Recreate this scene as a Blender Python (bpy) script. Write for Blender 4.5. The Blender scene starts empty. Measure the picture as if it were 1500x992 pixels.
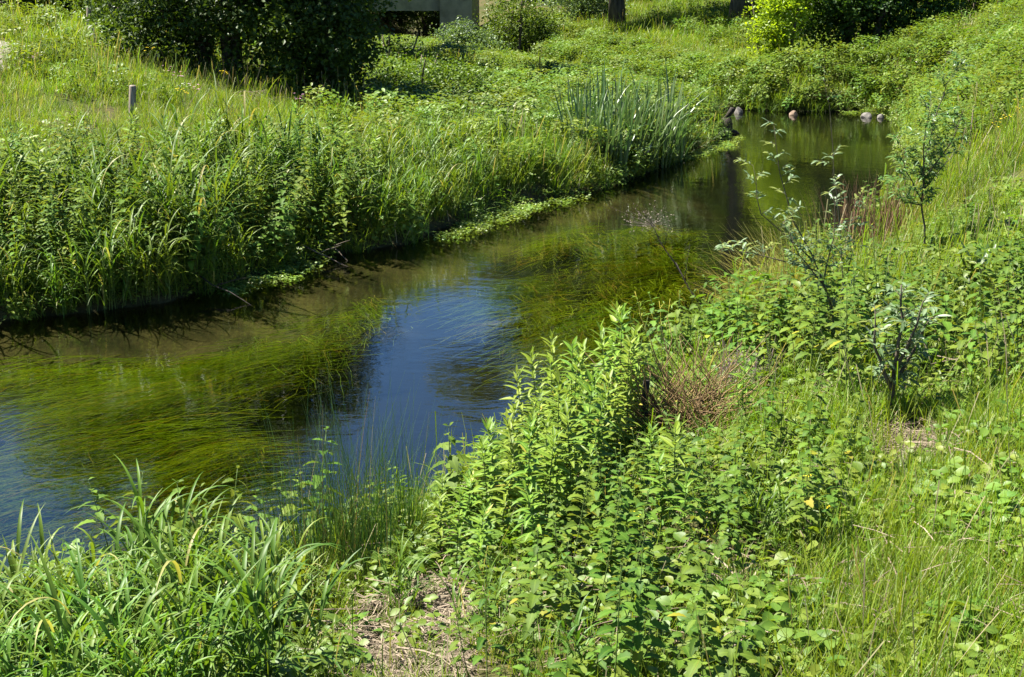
import bpy, math, random
import numpy as np
from mathutils import Vector, Matrix

random.seed(7)
rng = np.random.default_rng(7)
S = bpy.context.scene
COL = S.collection
R = math.radians

# ------------------------------------------------------------------ camera, world, sun, exposure
CAM_H, F, PITCH = 3.2, 2060.0, R(14.58)
cd = bpy.data.cameras.new('camera')
cam = bpy.data.objects.new('camera', cd)
COL.objects.link(cam)
cam.location = (0, 0, CAM_H)
cam.rotation_euler = (math.pi / 2 - PITCH, 0, 0)
cd.sensor_width = 36.0
cd.lens = 36.0 * F / 1500.0
cd.clip_start, cd.clip_end = 0.1, 3000
S.camera = cam

SUN_EL, SUN_AZ = R(60), R(-72)          # azimuth measured from +Y towards +X
sun_dir = Vector((math.sin(SUN_AZ) * math.cos(SUN_EL), math.cos(SUN_AZ) * math.cos(SUN_EL), math.sin(SUN_EL)))
W = bpy.data.worlds.new('World')
S.world = W
W.use_nodes = True
wn = W.node_tree
sky = wn.nodes.new('ShaderNodeTexSky')
sky.sky_type = 'NISHITA'
sky.sun_disc = False
sky.sun_elevation, sky.sun_rotation = SUN_EL, SUN_AZ
sky.air_density, sky.dust_density, sky.ozone_density = 0.8, 0.0, 5.0
bg = wn.nodes['Background']
shs = wn.nodes.new('ShaderNodeHueSaturation')
shs.inputs['Saturation'].default_value = 1.12
wn.links.new(sky.outputs[0], shs.inputs['Color'])
wn.links.new(shs.outputs[0], bg.inputs[0])
bg.inputs[1].default_value = 0.049
sl = bpy.data.lights.new('sun', 'SUN')
sl.energy, sl.angle, sl.color = 5.0, R(0.5), (1.0, 0.95, 0.86)
so = bpy.data.objects.new('sun', sl)
COL.objects.link(so)
so.rotation_euler = sun_dir.to_track_quat('Z', 'Y').to_euler()
so.location = (-20, 20, 40)
S.view_settings.view_transform = 'Standard'
S.view_settings.look = 'None'
S.view_settings.exposure = 2.05
S.view_settings.gamma = 1.0
S.cycles.max_bounces = 8
S.cycles.diffuse_bounces = 1
S.cycles.glossy_bounces = 3
S.cycles.transmission_bounces = 4
S.cycles.transparent_max_bounces = 8
S.cycles.sample_clamp_indirect = 4.0

cp, sp = math.cos(PITCH), math.sin(PITCH)


def ray(u, v):
    a, b = (u - 750) / F, -(v - 496) / F
    return np.array([a, cp + b * sp, -sp + b * cp])


def P(u, v, z=0.0):
    d = ray(u, v)
    t = (z - CAM_H) / d[2]
    return np.array([d[0] * t, d[1] * t, z])


def PD(u, v, y):
    d = ray(u, v)
    t = y / d[1]
    return np.array([d[0] * t, y, CAM_H + d[2] * t])


def proj(x, y, z):
    zz = z - CAM_H
    fwd = y * cp - zz * sp
    up = y * sp + zz * cp
    return 750 + F * x / fwd, 496 - F * up / fwd


def inpoly(px, py, poly):
    px, py = np.asarray(px), np.asarray(py)
    ins = np.zeros(px.shape, bool)
    n = len(poly)
    for i in range(n):
        x1, y1 = poly[i][0], poly[i][1]
        x2, y2 = poly[(i + 1) % n][0], poly[(i + 1) % n][1]
        if y1 == y2:
            continue
        c = ((y1 > py) != (y2 > py)) & (px < (x2 - x1) * (py - y1) / (y2 - y1) + x1)
        ins ^= c
    return ins


def distpoly(px, py, poly):
    d = np.full(np.shape(px), 1e9)
    n = len(poly)
    for i in range(n):
        ax, ay = poly[i][0], poly[i][1]
        bx, by = poly[(i + 1) % n][0], poly[(i + 1) % n][1]
        L = (bx - ax) ** 2 + (by - ay) ** 2
        t = np.clip(((px - ax) * (bx - ax) + (py - ay) * (by - ay)) / L, 0, 1)
        d = np.minimum(d, np.hypot(px - ax - t * (bx - ax), py - ay - t * (by - ay)))
    return d


def distline(px, py, pts):
    d = np.full(np.shape(px), 1e9)
    for (ax, ay), (bx, by) in zip(pts[:-1], pts[1:]):
        L = (bx - ax) ** 2 + (by - ay) ** 2
        t = np.clip(((px - ax) * (bx - ax) + (py - ay) * (by - ay)) / L, 0, 1)
        d = np.minimum(d, np.hypot(px - ax - t * (bx - ax), py - ay - t * (by - ay)))
    return d


def sstep(a, b, x):
    t = np.clip((x - a) / (b - a), 0, 1)
    return t * t * (3 - 2 * t)


# smooth value noise
_tab = rng.random((64, 64))


def vnoise(x, y, s=1.0, o=0.0):
    x, y = np.asarray(x) * s + 100 + o, np.asarray(y) * s + 100 + o * 1.7
    ix, iy = np.floor(x).astype(int), np.floor(y).astype(int)
    fx, fy = x - ix, y - iy
    fx, fy = fx * fx * (3 - 2 * fx), fy * fy * (3 - 2 * fy)
    a = _tab[ix % 64, iy % 64]; b = _tab[(ix + 1) % 64, iy % 64]
    c = _tab[ix % 64, (iy + 1) % 64]; d = _tab[(ix + 1) % 64, (iy + 1) % 64]
    return (a * (1 - fx) + b * fx) * (1 - fy) + (c * (1 - fx) + d * fx) * fy


# ------------------------------------------------------------------ terrain
river_px_left = [(0, 472), (130, 458), (250, 443), (330, 418), (400, 398), (470, 375), (600, 358), (640, 338),
                 (690, 322), (750, 303), (840, 287), (900, 272), (940, 258), (985, 238), (1035, 214), (1058, 200),
                 (1045, 185), (1000, 175), (940, 160), (840, 135), (740, 107), (670, 92), (622, 84)]
river_px_right = [(700, 80), (730, 88), (850, 116), (950, 143), (1030, 158), (1130, 163), (1250, 164), (1310, 172),
                  (1330, 190), (1325, 220), (1345, 270), (1300, 325), (1215, 395), (1105, 462), (1000, 525),
                  (900, 590), (800, 655), (700, 722), (600, 778), (450, 830), (250, 878), (0, 935)]
RIV = [(-30.0, 6.5), (-14.0, 10.6)] + [tuple(P(u, v)[:2]) for u, v in river_px_left] + [(-6.5, 72.0), (-4.5, 85.0), (0.5, 85.0), (-2.9, 72.0)] + \
      [tuple(P(u, v)[:2]) for u, v in river_px_right] + [(-7.5, 5.0), (-30.0, -4.0)]

ctrl = [(195, 188, 20), (132, 54, 28), (0, 40, 30), (0, 200, 19), (0, 310, 15.5), (400, 150, 26), (560, 135, 30), (700, 200, 24),
        (600, 255, 19.5), (850, 200, 25), (600, 100, 42), (750, 62, 54), (900, 36, 54), (1100, 62, 46), (1250, 82, 40), (1380, 42, 40),
        (1500, 15, 38), (1500, 100, 25), (1500, 200, 17.5), (1400, 300, 14), (1500, 400, 11), (1500, 600, 7.6), (1500, 800, 5.6),
        (1500, 992, 4.4), (1000, 992, 4.7), (600, 992, 5.1), (200, 992, 5.8), (1300, 650, 7.2), (1200, 500, 10.4), (1350, 370, 13)]
C3 = [tuple(PD(*c)) for c in ctrl] + [(-14, 14, .9), (-20, 30, 3.0), (-25, 60, 4.5), (-13, 60, .9), (-9, 45, .3), (-5.5, 50, .22), (-7.5, 56, .2), (-4.5, 63, .3), (8, 66, 2.2), (25, 60, 5), (16, 14, 2.2), (24, 30, 4.5),
                                     (10, 3, 1.6), (0, 0, 1.4), (0, -8, 1.6), (-8, 0, .9), (40, 100, 7), (-40, 100, 6), (0, 110, 3.0)]
C3 = np.array(C3)


def tps_fit(p):
    n = len(p)
    r = np.hypot(p[:, None, 0] - p[None, :, 0], p[:, None, 1] - p[None, :, 1])
    K = np.where(r > 0, r * r * np.log(np.maximum(r, 1e-9)), 0) + np.eye(n) * 6.0
    Q = np.c_[np.ones(n), p[:, :2]]
    A = np.block([[K, Q], [Q.T, np.zeros((3, 3))]])
    return np.linalg.solve(A, np.r_[p[:, 2], 0, 0, 0])


TW = tps_fit(C3)


def tps(x, y):
    z = TW[-3] + TW[-2] * x + TW[-1] * y
    for i, c in enumerate(C3):
        r2 = (x - c[0]) ** 2 + (y - c[1]) ** 2
        z = z + TW[i] * 0.5 * r2 * np.log(np.maximum(r2, 1e-12))
    return z


def axis(lo, hi, step, far_lo, far_hi):
    mid = list(np.arange(lo, hi, step))
    a, s = [], step
    x = lo
    while x > far_lo:
        s *= 1.22
        x -= s
        a.append(x)
    b, s = [], step
    x = mid[-1]
    while x < far_hi:
        s *= 1.22
        x += s
        b.append(x)
    return np.array(a[::-1] + mid + b)


GX = axis(-14, 15, 0.11, -700, 700)
GY = axis(3, 44, 0.12, -300, 900)
gx, gy = np.meshgrid(GX, GY, indexing='ij')
inside = inpoly(gx, gy, RIV)
dist = distpoly(gx, gy, RIV)
xc, yc = np.clip(gx, -45, 45), np.clip(gy, -12, 110)
base = np.clip(tps(xc, yc), 0.22, 14) + 0.02 * (np.hypot(gx - xc, gy - yc))
s_ = sstep(0.0, 2.2, dist)
lip = 0.02 + 0.2 * sstep(0, 0.35, dist)
hz = base * s_ + lip * (1 - s_) + (vnoise(gx, gy, 1.6) - .5) * 0.10 * sstep(.2, 1.5, dist) + (vnoise(gx, gy, 5, 3) - .5) * 0.04
hz = np.where(inside, -np.minimum(0.6, 0.03 + 0.2 * dist + 0.05 * vnoise(gx, gy, 2)), np.maximum(hz, 0.015))
GZ = hz
LEFTLINE = [(-14.0, 10.6)] + [tuple(P(u, v)[:2]) for u, v in river_px_left]
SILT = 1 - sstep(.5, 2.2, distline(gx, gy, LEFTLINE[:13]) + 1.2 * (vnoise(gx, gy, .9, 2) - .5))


def ground(x, y):
    x, y = np.asarray(x, float), np.asarray(y, float)
    i = np.clip(np.searchsorted(GX, x) - 1, 0, len(GX) - 2)
    j = np.clip(np.searchsorted(GY, y) - 1, 0, len(GY) - 2)
    fx = np.clip((x - GX[i]) / (GX[i + 1] - GX[i]), 0, 1)
    fy = np.clip((y - GY[j]) / (GY[j + 1] - GY[j]), 0, 1)
    return (GZ[i, j] * (1 - fx) + GZ[i + 1, j] * fx) * (1 - fy) + (GZ[i, j + 1] * (1 - fx) + GZ[i + 1, j + 1] * fx) * fy


def G(u, v):
    d = ray(u, v)
    ys = np.arange(2.5, 130, 0.04)
    t = ys / d[1]
    x, z = d[0] * t, CAM_H + d[2] * t
    g = ground(x, ys)
    k = np.argmax(z < np.maximum(g, 0.0))
    return Vector((float(x[k]), float(ys[k]), float(g[k])))


# ------------------------------------------------------------------ materials
def newmat(name):
    m = bpy.data.materials.new(name)
    m.use_nodes = True
    nt = m.node_tree
    nt.nodes.clear()
    return m, nt


def leafmat(name, c1, c2, trans=0.42, rough=0.45, spec=0.4, under=None, tmul=(1.8, 1.7, 0.6), midrib=0.25, dry=None, dry_amt=0.0, patch=0.25):
    m, nt = newmat(name)
    N, L = nt.nodes, nt.links
    out = N.new('ShaderNodeOutputMaterial')
    at = N.new('ShaderNodeAttribute'); at.attribute_name = 'tone'
    md = N.new('ShaderNodeAttribute'); md.attribute_name = 'mid'
    oi = N.new('ShaderNodeObjectInfo')
    geo = N.new('ShaderNodeNewGeometry')
    mix = N.new('ShaderNodeMix'); mix.data_type = 'RGBA'
    mix.inputs[6].default_value = (*c1, 1); mix.inputs[7].default_value = (*c2, 1)
    L.new(at.outputs['Fac'], mix.inputs[0])
    col = mix.outputs[2]
    if dry:
        r = N.new('ShaderNodeMath'); r.operation = 'GREATER_THAN'
        r.inputs[1].default_value = 1 - dry_amt
        L.new(at.outputs['Fac'], r.inputs[0])
        mx = N.new('ShaderNodeMix'); mx.data_type = 'RGBA'
        mx.inputs[7].default_value = (*dry, 1)
        L.new(r.outputs[0], mx.inputs[0]); L.new(col, mx.inputs[6])
        col = mx.outputs[2]
    if under:
        mx = N.new('ShaderNodeMix'); mx.data_type = 'RGBA'
        mx.inputs[7].default_value = (*under, 1)
        L.new(geo.outputs['Backfacing'], mx.inputs[0]); L.new(col, mx.inputs[6])
        col = mx.outputs[2]
    # per-plant variation and slow patches over the ground
    hs = N.new('ShaderNodeHueSaturation')
    no = N.new('ShaderNodeTexNoise'); no.inputs['Scale'].default_value = 0.55; no.inputs['Detail'].default_value = 3
    L.new(geo.outputs['Position'], no.inputs['Vector'])
    m1 = N.new('ShaderNodeMath'); m1.operation = 'MULTIPLY_ADD'
    m1.inputs[1].default_value = 0.05; m1.inputs[2].default_value = 0.475
    L.new(oi.outputs['Random'], m1.inputs[0]); L.new(m1.outputs[0], hs.inputs['Hue'])
    m2 = N.new('ShaderNodeMath'); m2.operation = 'MULTIPLY_ADD'
    m2.inputs[1].default_value = patch * 4; m2.inputs[2].default_value = 1 - patch * 2
    L.new(no.outputs['Fac'], m2.inputs[0]); L.new(m2.outputs[0], hs.inputs['Value'])
    L.new(col, hs.inputs['Color'])
    col = hs.outputs['Color']
    # midrib
    mr = N.new('ShaderNodeMath'); mr.operation = 'LESS_THAN'; mr.inputs[1].default_value = 0.16
    L.new(md.outputs['Fac'], mr.inputs[0])
    mr2 = N.new('ShaderNodeMath'); mr2.operation = 'MULTIPLY'; mr2.inputs[1].default_value = midrib
    L.new(mr.outputs[0], mr2.inputs[0])
    mx = N.new('ShaderNodeMix'); mx.data_type = 'RGBA'
    mx.inputs[7].default_value = (c2[0] * 2, c2[1] * 1.8, c2[2] * 2, 1)
    L.new(mr2.outputs[0], mx.inputs[0]); L.new(col, mx.inputs[6])
    col = mx.outputs[2]
    pb = N.new('ShaderNodeBsdfPrincipled')
    pb.inputs['Roughness'].default_value = rough
    pb.inputs['Specular IOR Level'].default_value = spec
    L.new(col, pb.inputs['Base Color'])
    tr = N.new('ShaderNodeBsdfTranslucent')
    tm = N.new('ShaderNodeMix'); tm.data_type = 'RGBA'; tm.blend_type = 'MULTIPLY'; tm.inputs[0].default_value = 1
    tm.inputs[7].default_value = (*tmul, 1)
    L.new(col, tm.inputs[6]); L.new(tm.outputs[2], tr.inputs['Color'])
    ms = N.new('ShaderNodeMixShader'); ms.inputs[0].default_value = trans
    L.new(pb.outputs[0], ms.inputs[1]); L.new(tr.outputs[0], ms.inputs[2])
    L.new(ms.outputs[0], out.inputs['Surface'])
    return m


def noisemat(name, c1, c2, scale=6, rough=0.85, bump=0.02, c3=None, spec=0.2, stretch=None, detail=8):
    m, nt = newmat(name)
    N, L = nt.nodes, nt.links
    out = N.new('ShaderNodeOutputMaterial')
    pb = N.new('ShaderNodeBsdfPrincipled')
    pb.inputs['Roughness'].default_value = rough
    pb.inputs['Specular IOR Level'].default_value = spec
    tc = N.new('ShaderNodeTexCoord')
    mp = N.new('ShaderNodeMapping')
    if stretch: mp.inputs['Scale'].default_value = stretch
    L.new(tc.outputs['Object'], mp.inputs[0])
    no = N.new('ShaderNodeTexNoise'); no.inputs['Scale'].default_value = scale; no.inputs['Detail'].default_value = detail
    no.inputs['Roughness'].default_value = 0.65
    L.new(mp.outputs[0], no.inputs['Vector'])
    cr = N.new('ShaderNodeValToRGB')
    cr.color_ramp.elements[0].position, cr.color_ramp.elements[1].position = 0.35, 0.68
    cr.color_ramp.elements[0].color = (*c1, 1); cr.color_ramp.elements[1].color = (*c2, 1)
    if c3:
        e = cr.color_ramp.elements.new(0.52); e.color = (*c3, 1)
    L.new(no.outputs['Fac'], cr.inputs[0]); L.new(cr.outputs[0], pb.inputs['Base Color'])
    b = N.new('ShaderNodeBump'); b.inputs['Strength'].default_value = 0.7; b.inputs['Distance'].default_value = bump
    L.new(no.outputs['Fac'], b.inputs['Height']); L.new(b.outputs[0], pb.inputs['Normal'])
    L.new(pb.outputs[0], out.inputs['Surface'])
    return m


M = {}
M['nettle'] = leafmat('nettle_leaf', (.045, .092, .010), (.11, .175, .018), trans=.30, rough=.6, spec=.15, under=(.10, .14, .035), midrib=.15, dry=(.22, .22, .02), dry_amt=.035)
M['lance'] = leafmat('lance_leaf', (.075, .14, .012), (.15, .225, .024), trans=.30, rough=.5, spec=.25, under=(.10, .17, .05), midrib=.45, dry=(.30, .28, .04), dry_amt=.015)
M['reed'] = leafmat('reed_grass_blade', (.05, .10, .010), (.105, .17, .018), trans=.30, rough=.48, spec=.25, midrib=.12, dry=(.22, .21, .07), dry_amt=.02)
M['meadow'] = leafmat('meadow_blade', (.085, .152, .010), (.17, .238, .019), trans=.36, rough=.5, spec=.3, dry=(.25, .22, .12), dry_amt=.05, midrib=0, patch=.3)
M['iris'] = leafmat('iris_blade', (.05, .095, .025), (.12, .17, .065), trans=.25, rough=.38, spec=.5, tmul=(1.2, 1.4, .7), midrib=.1)
M['rush'] = leafmat('rush_stem', (.035, .085, .018), (.09, .15, .04), trans=.15, rough=.45, spec=.4, dry=(.26, .20, .09), dry_amt=.12, midrib=0)
M['sedge'] = leafmat('dry_sedge', (.22, .20, .06), (.40, .35, .13), trans=.25, rough=.6, spec=.2, midrib=0)
M['brown'] = leafmat('brown_stalk', (.10, .05, .025), (.24, .145, .075), trans=.1, rough=.7, spec=.2, midrib=0, tmul=(1, 1, 1))
M['straw'] = leafmat('straw', (.06, .04, .025), (.27, .21, .15), trans=.1, rough=.7, spec=.2, midrib=0, tmul=(1, 1, 1))
M['seed'] = leafmat('dry_seedheads', (.11, .08, .07), (.25, .20, .18), trans=.2, rough=.8, spec=.1, midrib=0, tmul=(1, 1, 1))
M['willow'] = leafmat('willow_leaf', (.045, .095, .016), (.09, .155, .03), trans=.32, rough=.42, spec=.35, under=(.16, .21, .13), midrib=.3)
M['silver'] = leafmat('silver_willow_leaf', (.07, .12, .04), (.15, .20, .10), trans=.3, rough=.45, spec=.35, under=(.21, .25, .18), midrib=.2)
M['herb'] = leafmat('herb_leaf', (.06, .11, .010), (.125, .185, .018), trans=.30, rough=.5, spec=.35, midrib=.1)
M['yherb'] = leafmat('pale_herb_leaf', (.07, .13, .014), (.125, .185, .022), trans=.36, rough=.5, spec=.3, midrib=.1)
M['dock'] = leafmat('dock_leaf', (.025, .06, .012), (.05, .10, .02), trans=.3, rough=.4, spec=.5, midrib=.3)
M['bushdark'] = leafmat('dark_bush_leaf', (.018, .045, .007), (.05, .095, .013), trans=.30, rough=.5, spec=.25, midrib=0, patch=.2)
M['bushmid'] = leafmat('green_bush_leaf', (.05, .09, .010), (.11, .165, .018), trans=.30, rough=.45, spec=.3, midrib=0)
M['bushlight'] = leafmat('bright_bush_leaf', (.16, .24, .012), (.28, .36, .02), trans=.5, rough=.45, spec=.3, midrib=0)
M['bushgrey'] = leafmat('grey_bush_leaf', (.08, .13, .045), (.16, .21, .09), trans=.35, rough=.45, spec=.35, midrib=0)
M['cress'] = leafmat('cress_leaf', (.09, .16, .02), (.17, .24, .05), trans=.35, rough=.4, spec=.4, midrib=0)
M['weed'] = leafmat('water_weed_strand', (.06, .10, .004), (.22, .26, .010), trans=.3, rough=.6, spec=.1, dry=(.24, .17, .03), dry_amt=.07, midrib=0, patch=.5, tmul=(1.3, 1.3, .6))
M['stemgreen'] = noisemat('green_stem', (.06, .11, .02), (.12, .16, .04), 30, .6, .001)
M['stemred'] = noisemat('brown_stem', (.10, .06, .03), (.16, .12, .05), 30, .6, .001)
M['stemyellow'] = noisemat('yellow_shoot_bark', (.30, .26, .03), (.42, .36, .05), 30, .5, .001)
M['bark'] = noisemat('grey_brown_bark', (.05, .04, .028), (.16, .13, .095), 9, .9, .02, stretch=(1, 1, .25))
M['twigbark'] = noisemat('dark_twig_bark', (.045, .04, .025), (.11, .095, .06), 30, .8, .003, stretch=(1, 1, .25))
M['postwood'] = noisemat('weathered_post_wood', (.13, .10, .075), (.34, .29, .23), 14, .9, .008, stretch=(3, 3, .35))
M['palewood'] = noisemat('bleached_wood', (.30, .26, .21), (.55, .50, .44), 16, .85, .006, stretch=(3, 3, .35))
M['darkwood'] = noisemat('rotten_dark_wood', (.012, .010, .008), (.05, .04, .03), 16, .8, .01, stretch=(2, 2, .4))
M['rock'] = noisemat('pinkish_grey_stone', (.07, .067, .058), (.21, .19, .165), 9, .85, .02)
M['brownrock'] = noisemat('brown_wet_stone', (.10, .065, .04), (.24, .17, .11), 5, .7, .02)
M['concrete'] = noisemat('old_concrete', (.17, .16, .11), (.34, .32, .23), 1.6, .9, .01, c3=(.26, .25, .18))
M['concretedark'] = noisemat('dark_concrete', (.05, .05, .04), (.13, .125, .10), 1.2, .9, .01)  # darker concrete tone for deck and beams
M['steel'] = noisemat('galvanised_rail', (.25, .26, .26), (.34, .35, .35), 8, .5, .001)
M['gravel'] = noisemat('pale_gravel', (.12, .10, .085), (.27, .24, .21), 22, .95, .03, c3=(.20, .175, .155))
M['yellow'] = noisemat('yellow_petal', (.65, .50, .015), (.80, .62, .03), 30, .6, .001)
M['pink'] = noisemat('pink_petal', (.45, .22, .32), (.60, .36, .45), 30, .6, .001)
M['white'] = noisemat('white_petal', (.65, .66, .60), (.80, .80, .76), 30, .6, .001)
M['orangepaint'] = noisemat('orange_yellow_paint', (.50, .26, .03), (.62, .36, .04), 12, .6, .001)


def ground_material():
    m, nt = newmat('ground_soil')
    N, L = nt.nodes, nt.links
    out = N.new('ShaderNodeOutputMaterial'); pb = N.new('ShaderNodeBsdfPrincipled')
    geo = N.new('ShaderNodeNewGeometry')
    n1 = N.new('ShaderNodeTexNoise'); n1.inputs['Scale'].default_value = 0.9; n1.inputs['Detail'].default_value = 6
    n2 = N.new('ShaderNodeTexNoise'); n2.inputs['Scale'].default_value = 24; n2.inputs['Detail'].default_value = 8
    n2.inputs['Roughness'].default_value = .7
    L.new(geo.outputs['Position'], n1.inputs['Vector']); L.new(geo.outputs['Position'], n2.inputs['Vector'])
    r1 = N.new('ShaderNodeValToRGB')
    r1.color_ramp.elements[0].position, r1.color_ramp.elements[1].position = .38, .62
    r1.color_ramp.elements[0].color = (.045, .06, .015, 1); r1.color_ramp.elements[1].color = (.085, .075, .035, 1)
    L.new(n1.outputs['Fac'], r1.inputs[0])
    r2 = N.new('ShaderNodeValToRGB')
    r2.color_ramp.elements[0].position, r2.color_ramp.elements[1].position = .32, .7
    r2.color_ramp.elements[0].color = (.25, .25, .25, 1); r2.color_ramp.elements[1].color = (1.5, 1.4, 1.2, 1)
    L.new(n2.outputs['Fac'], r2.inputs[0])
    land = N.new('ShaderNodeMix'); land.data_type = 'RGBA'; land.blend_type = 'MULTIPLY'; land.inputs[0].default_value = .8
    L.new(r1.outputs[0], land.inputs[6]); L.new(r2.outputs[0], land.inputs[7])
    # river bed: silt, gravel, algae
    rb = N.new('ShaderNodeValToRGB')
    rb.color_ramp.elements[0].position, rb.color_ramp.elements[1].position = .36, .66
    rb.color_ramp.elements[0].color = (.014, .014, .006, 1); rb.color_ramp.elements[1].color = (.085, .07, .034, 1)
    nb = N.new('ShaderNodeTexNoise'); nb.inputs['Scale'].default_value = 1.4; nb.inputs['Detail'].default_value = 9; nb.inputs['Roughness'].default_value = .65
    L.new(geo.outputs['Position'], nb.inputs['Vector']); L.new(nb.outputs['Fac'], rb.inputs[0])
    bed = N.new('ShaderNodeMix'); bed.data_type = 'RGBA'; bed.blend_type = 'MULTIPLY'; bed.inputs[0].default_value = .6
    L.new(rb.outputs[0], bed.inputs[6]); L.new(r2.outputs[0], bed.inputs[7])
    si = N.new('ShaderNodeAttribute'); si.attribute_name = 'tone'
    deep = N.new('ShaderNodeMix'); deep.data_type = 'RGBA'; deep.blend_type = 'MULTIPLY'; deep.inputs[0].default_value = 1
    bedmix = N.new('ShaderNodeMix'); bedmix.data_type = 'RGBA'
    deep.inputs[7].default_value = (.05, .06, .035, 1)  # light lost in deep water, put into the bed colour away from the silt
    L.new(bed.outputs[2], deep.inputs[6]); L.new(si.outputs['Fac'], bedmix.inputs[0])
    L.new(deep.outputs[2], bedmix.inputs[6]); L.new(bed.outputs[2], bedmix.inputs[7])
    sx = N.new('ShaderNodeSeparateXYZ'); L.new(geo.outputs['Position'], sx.inputs[0])
    mr = N.new('ShaderNodeMapRange'); mr.inputs[1].default_value = 0.10; mr.inputs[2].default_value = -0.02
    L.new(sx.outputs['Z'], mr.inputs[0])
    mx = N.new('ShaderNodeMix'); mx.data_type = 'RGBA'
    L.new(mr.outputs[0], mx.inputs[0]); L.new(land.outputs[2], mx.inputs[6]); L.new(bedmix.outputs[2], mx.inputs[7])
    L.new(mx.outputs[2], pb.inputs['Base Color'])
    pb.inputs['Roughness'].default_value = .95; pb.inputs['Specular IOR Level'].default_value = .1
    b = N.new('ShaderNodeBump'); b.inputs['Strength'].default_value = .8; b.inputs['Distance'].default_value = .03
    L.new(n2.outputs['Fac'], b.inputs['Height']); L.new(b.outputs[0], pb.inputs['Normal'])
    L.new(pb.outputs[0], out.inputs['Surface'])
    return m


def water_material():
    m, nt = newmat('stream_water')
    N, L = nt.nodes, nt.links
    out = N.new('ShaderNodeOutputMaterial')
    geo = N.new('ShaderNodeNewGeometry')
    mp = N.new('ShaderNodeMapping'); mp.inputs['Rotation'].default_value = (0, 0, R(35)); mp.inputs['Scale'].default_value = (1.0, 1.5, 1)
    L.new(geo.outputs['Position'], mp.inputs[0])
    n1 = N.new('ShaderNodeTexNoise'); n1.inputs['Scale'].default_value = 2.4; n1.inputs['Detail'].default_value = 3; n1.inputs['Distortion'].default_value = .6
    n2 = N.new('ShaderNodeTexNoise'); n2.inputs['Scale'].default_value = 11; n2.inputs['Detail'].default_value = 3; n2.inputs['Distortion'].default_value = .4
    n3 = N.new('ShaderNodeTexNoise'); n3.inputs['Scale'].default_value = .35; n3.inputs['Detail'].default_value = 3
    for n in (n1, n2, n3): L.new(mp.outputs[0], n.inputs['Vector'])
    # ripples are stronger in some stretches than in others
    ar = N.new('ShaderNodeMapRange'); ar.inputs[1].default_value = .40; ar.inputs[2].default_value = .62; ar.inputs[3].default_value = .12; ar.inputs[4].default_value = 1.0
    L.new(n3.outputs['Fac'], ar.inputs[0])
    mu = N.new('ShaderNodeMath'); mu.operation = 'MULTIPLY'; L.new(n2.outputs['Fac'], mu.inputs[0]); L.new(ar.outputs[0], mu.inputs[1])
    ad = N.new('ShaderNodeMath'); ad.operation = 'MULTIPLY_ADD'; ad.inputs[1].default_value = 1.6
    L.new(n1.outputs['Fac'], ad.inputs[0]); L.new(mu.outputs[0], ad.inputs[2])
    b = N.new('ShaderNodeBump'); b.inputs['Strength'].default_value = 1; b.inputs['Distance'].default_value = .0017
    L.new(ad.outputs[0], b.inputs['Height'])
    fr = N.new('ShaderNodeFresnel'); fr.inputs['IOR'].default_value = 1.75
    L.new(b.outputs[0], fr.inputs['Normal'])
    gl = N.new('ShaderNodeBsdfGlossy'); gl.inputs['Roughness'].default_value = .02
    L.new(b.outputs[0], gl.inputs['Normal'])
    tr = N.new('ShaderNodeBsdfTransparent'); tr.inputs['Color'].default_value = (.74, .78, .60, 1)
    ms = N.new('ShaderNodeMixShader')
    L.new(fr.outputs[0], ms.inputs[0]); L.new(tr.outputs[0], ms.inputs[1]); L.new(gl.outputs[0], ms.inputs[2])
    L.new(ms.outputs[0], out.inputs['Surface'])
    return m


M['ground'] = ground_material()
M['water'] = water_material()


# ------------------------------------------------------------------ mesh helpers
class MB:
    def __init__(s):
        s.v, s.f, s.t, s.m = [], [], [], []

    def add(s, vs, fs, tone, mids=None):
        o = len(s.v)
        s.v.extend(vs)
        s.f.extend([tuple(i + o for i in q) for q in fs])
        s.t.extend([tone] * len(vs))
        s.m.extend(mids if mids is not None else [1.0] * len(vs))

    def mesh(s, name, mat):
        me = bpy.data.meshes.new(name)
        me.from_pydata([tuple(p) for p in s.v], [], s.f)
        a = me.attributes.new('tone', 'FLOAT', 'POINT'); a.data.foreach_set('value', s.t)
        a = me.attributes.new('mid', 'FLOAT', 'POINT'); a.data.foreach_set('value', s.m)
        me.materials.append(mat)
        me.polygons.foreach_set('use_smooth', [True] * len(me.polygons))
        me.update()
        return me

    def build(s, name, mat, parent=None, link=True, smooth=True):
        me = s.mesh(name, mat)
        if not smooth:
            me.polygons.foreach_set('use_smooth', [False] * len(me.polygons))
        o = bpy.data.objects.new(name, me)
        if link: COL.objects.link(o)
        if parent: o.parent = parent
        return o


def npmesh(name, V, Q, mat, tone=None, mid=None, smooth=True):
    me = bpy.data.meshes.new(name)
    k = Q.shape[1]
    me.vertices.add(len(V)); me.vertices.foreach_set('co', np.ascontiguousarray(V, dtype=np.float32).ravel())
    me.loops.add(Q.size); me.loops.foreach_set('vertex_index', Q.astype(np.int32).ravel())
    me.polygons.add(len(Q)); me.polygons.foreach_set('loop_start', (np.arange(len(Q)) * k).astype(np.int32))
    if tone is not None:
        a = me.attributes.new('tone', 'FLOAT', 'POINT'); a.data.foreach_set('value', tone.astype(np.float32))
        a = me.attributes.new('mid', 'FLOAT', 'POINT'); a.data.foreach_set('value', (mid if mid is not None else np.ones(len(V))).astype(np.float32))
    me.update(calc_edges=True)
    me.polygons.foreach_set('use_smooth', [smooth] * len(Q))
    me.materials.append(mat)
    return me


def tag(o, label=None, cat=None, group=None, kind=None):
    if label: o['label'] = label
    if cat: o['category'] = cat
    if group: o['group'] = group
    if kind: o['kind'] = kind
    return o


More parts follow.
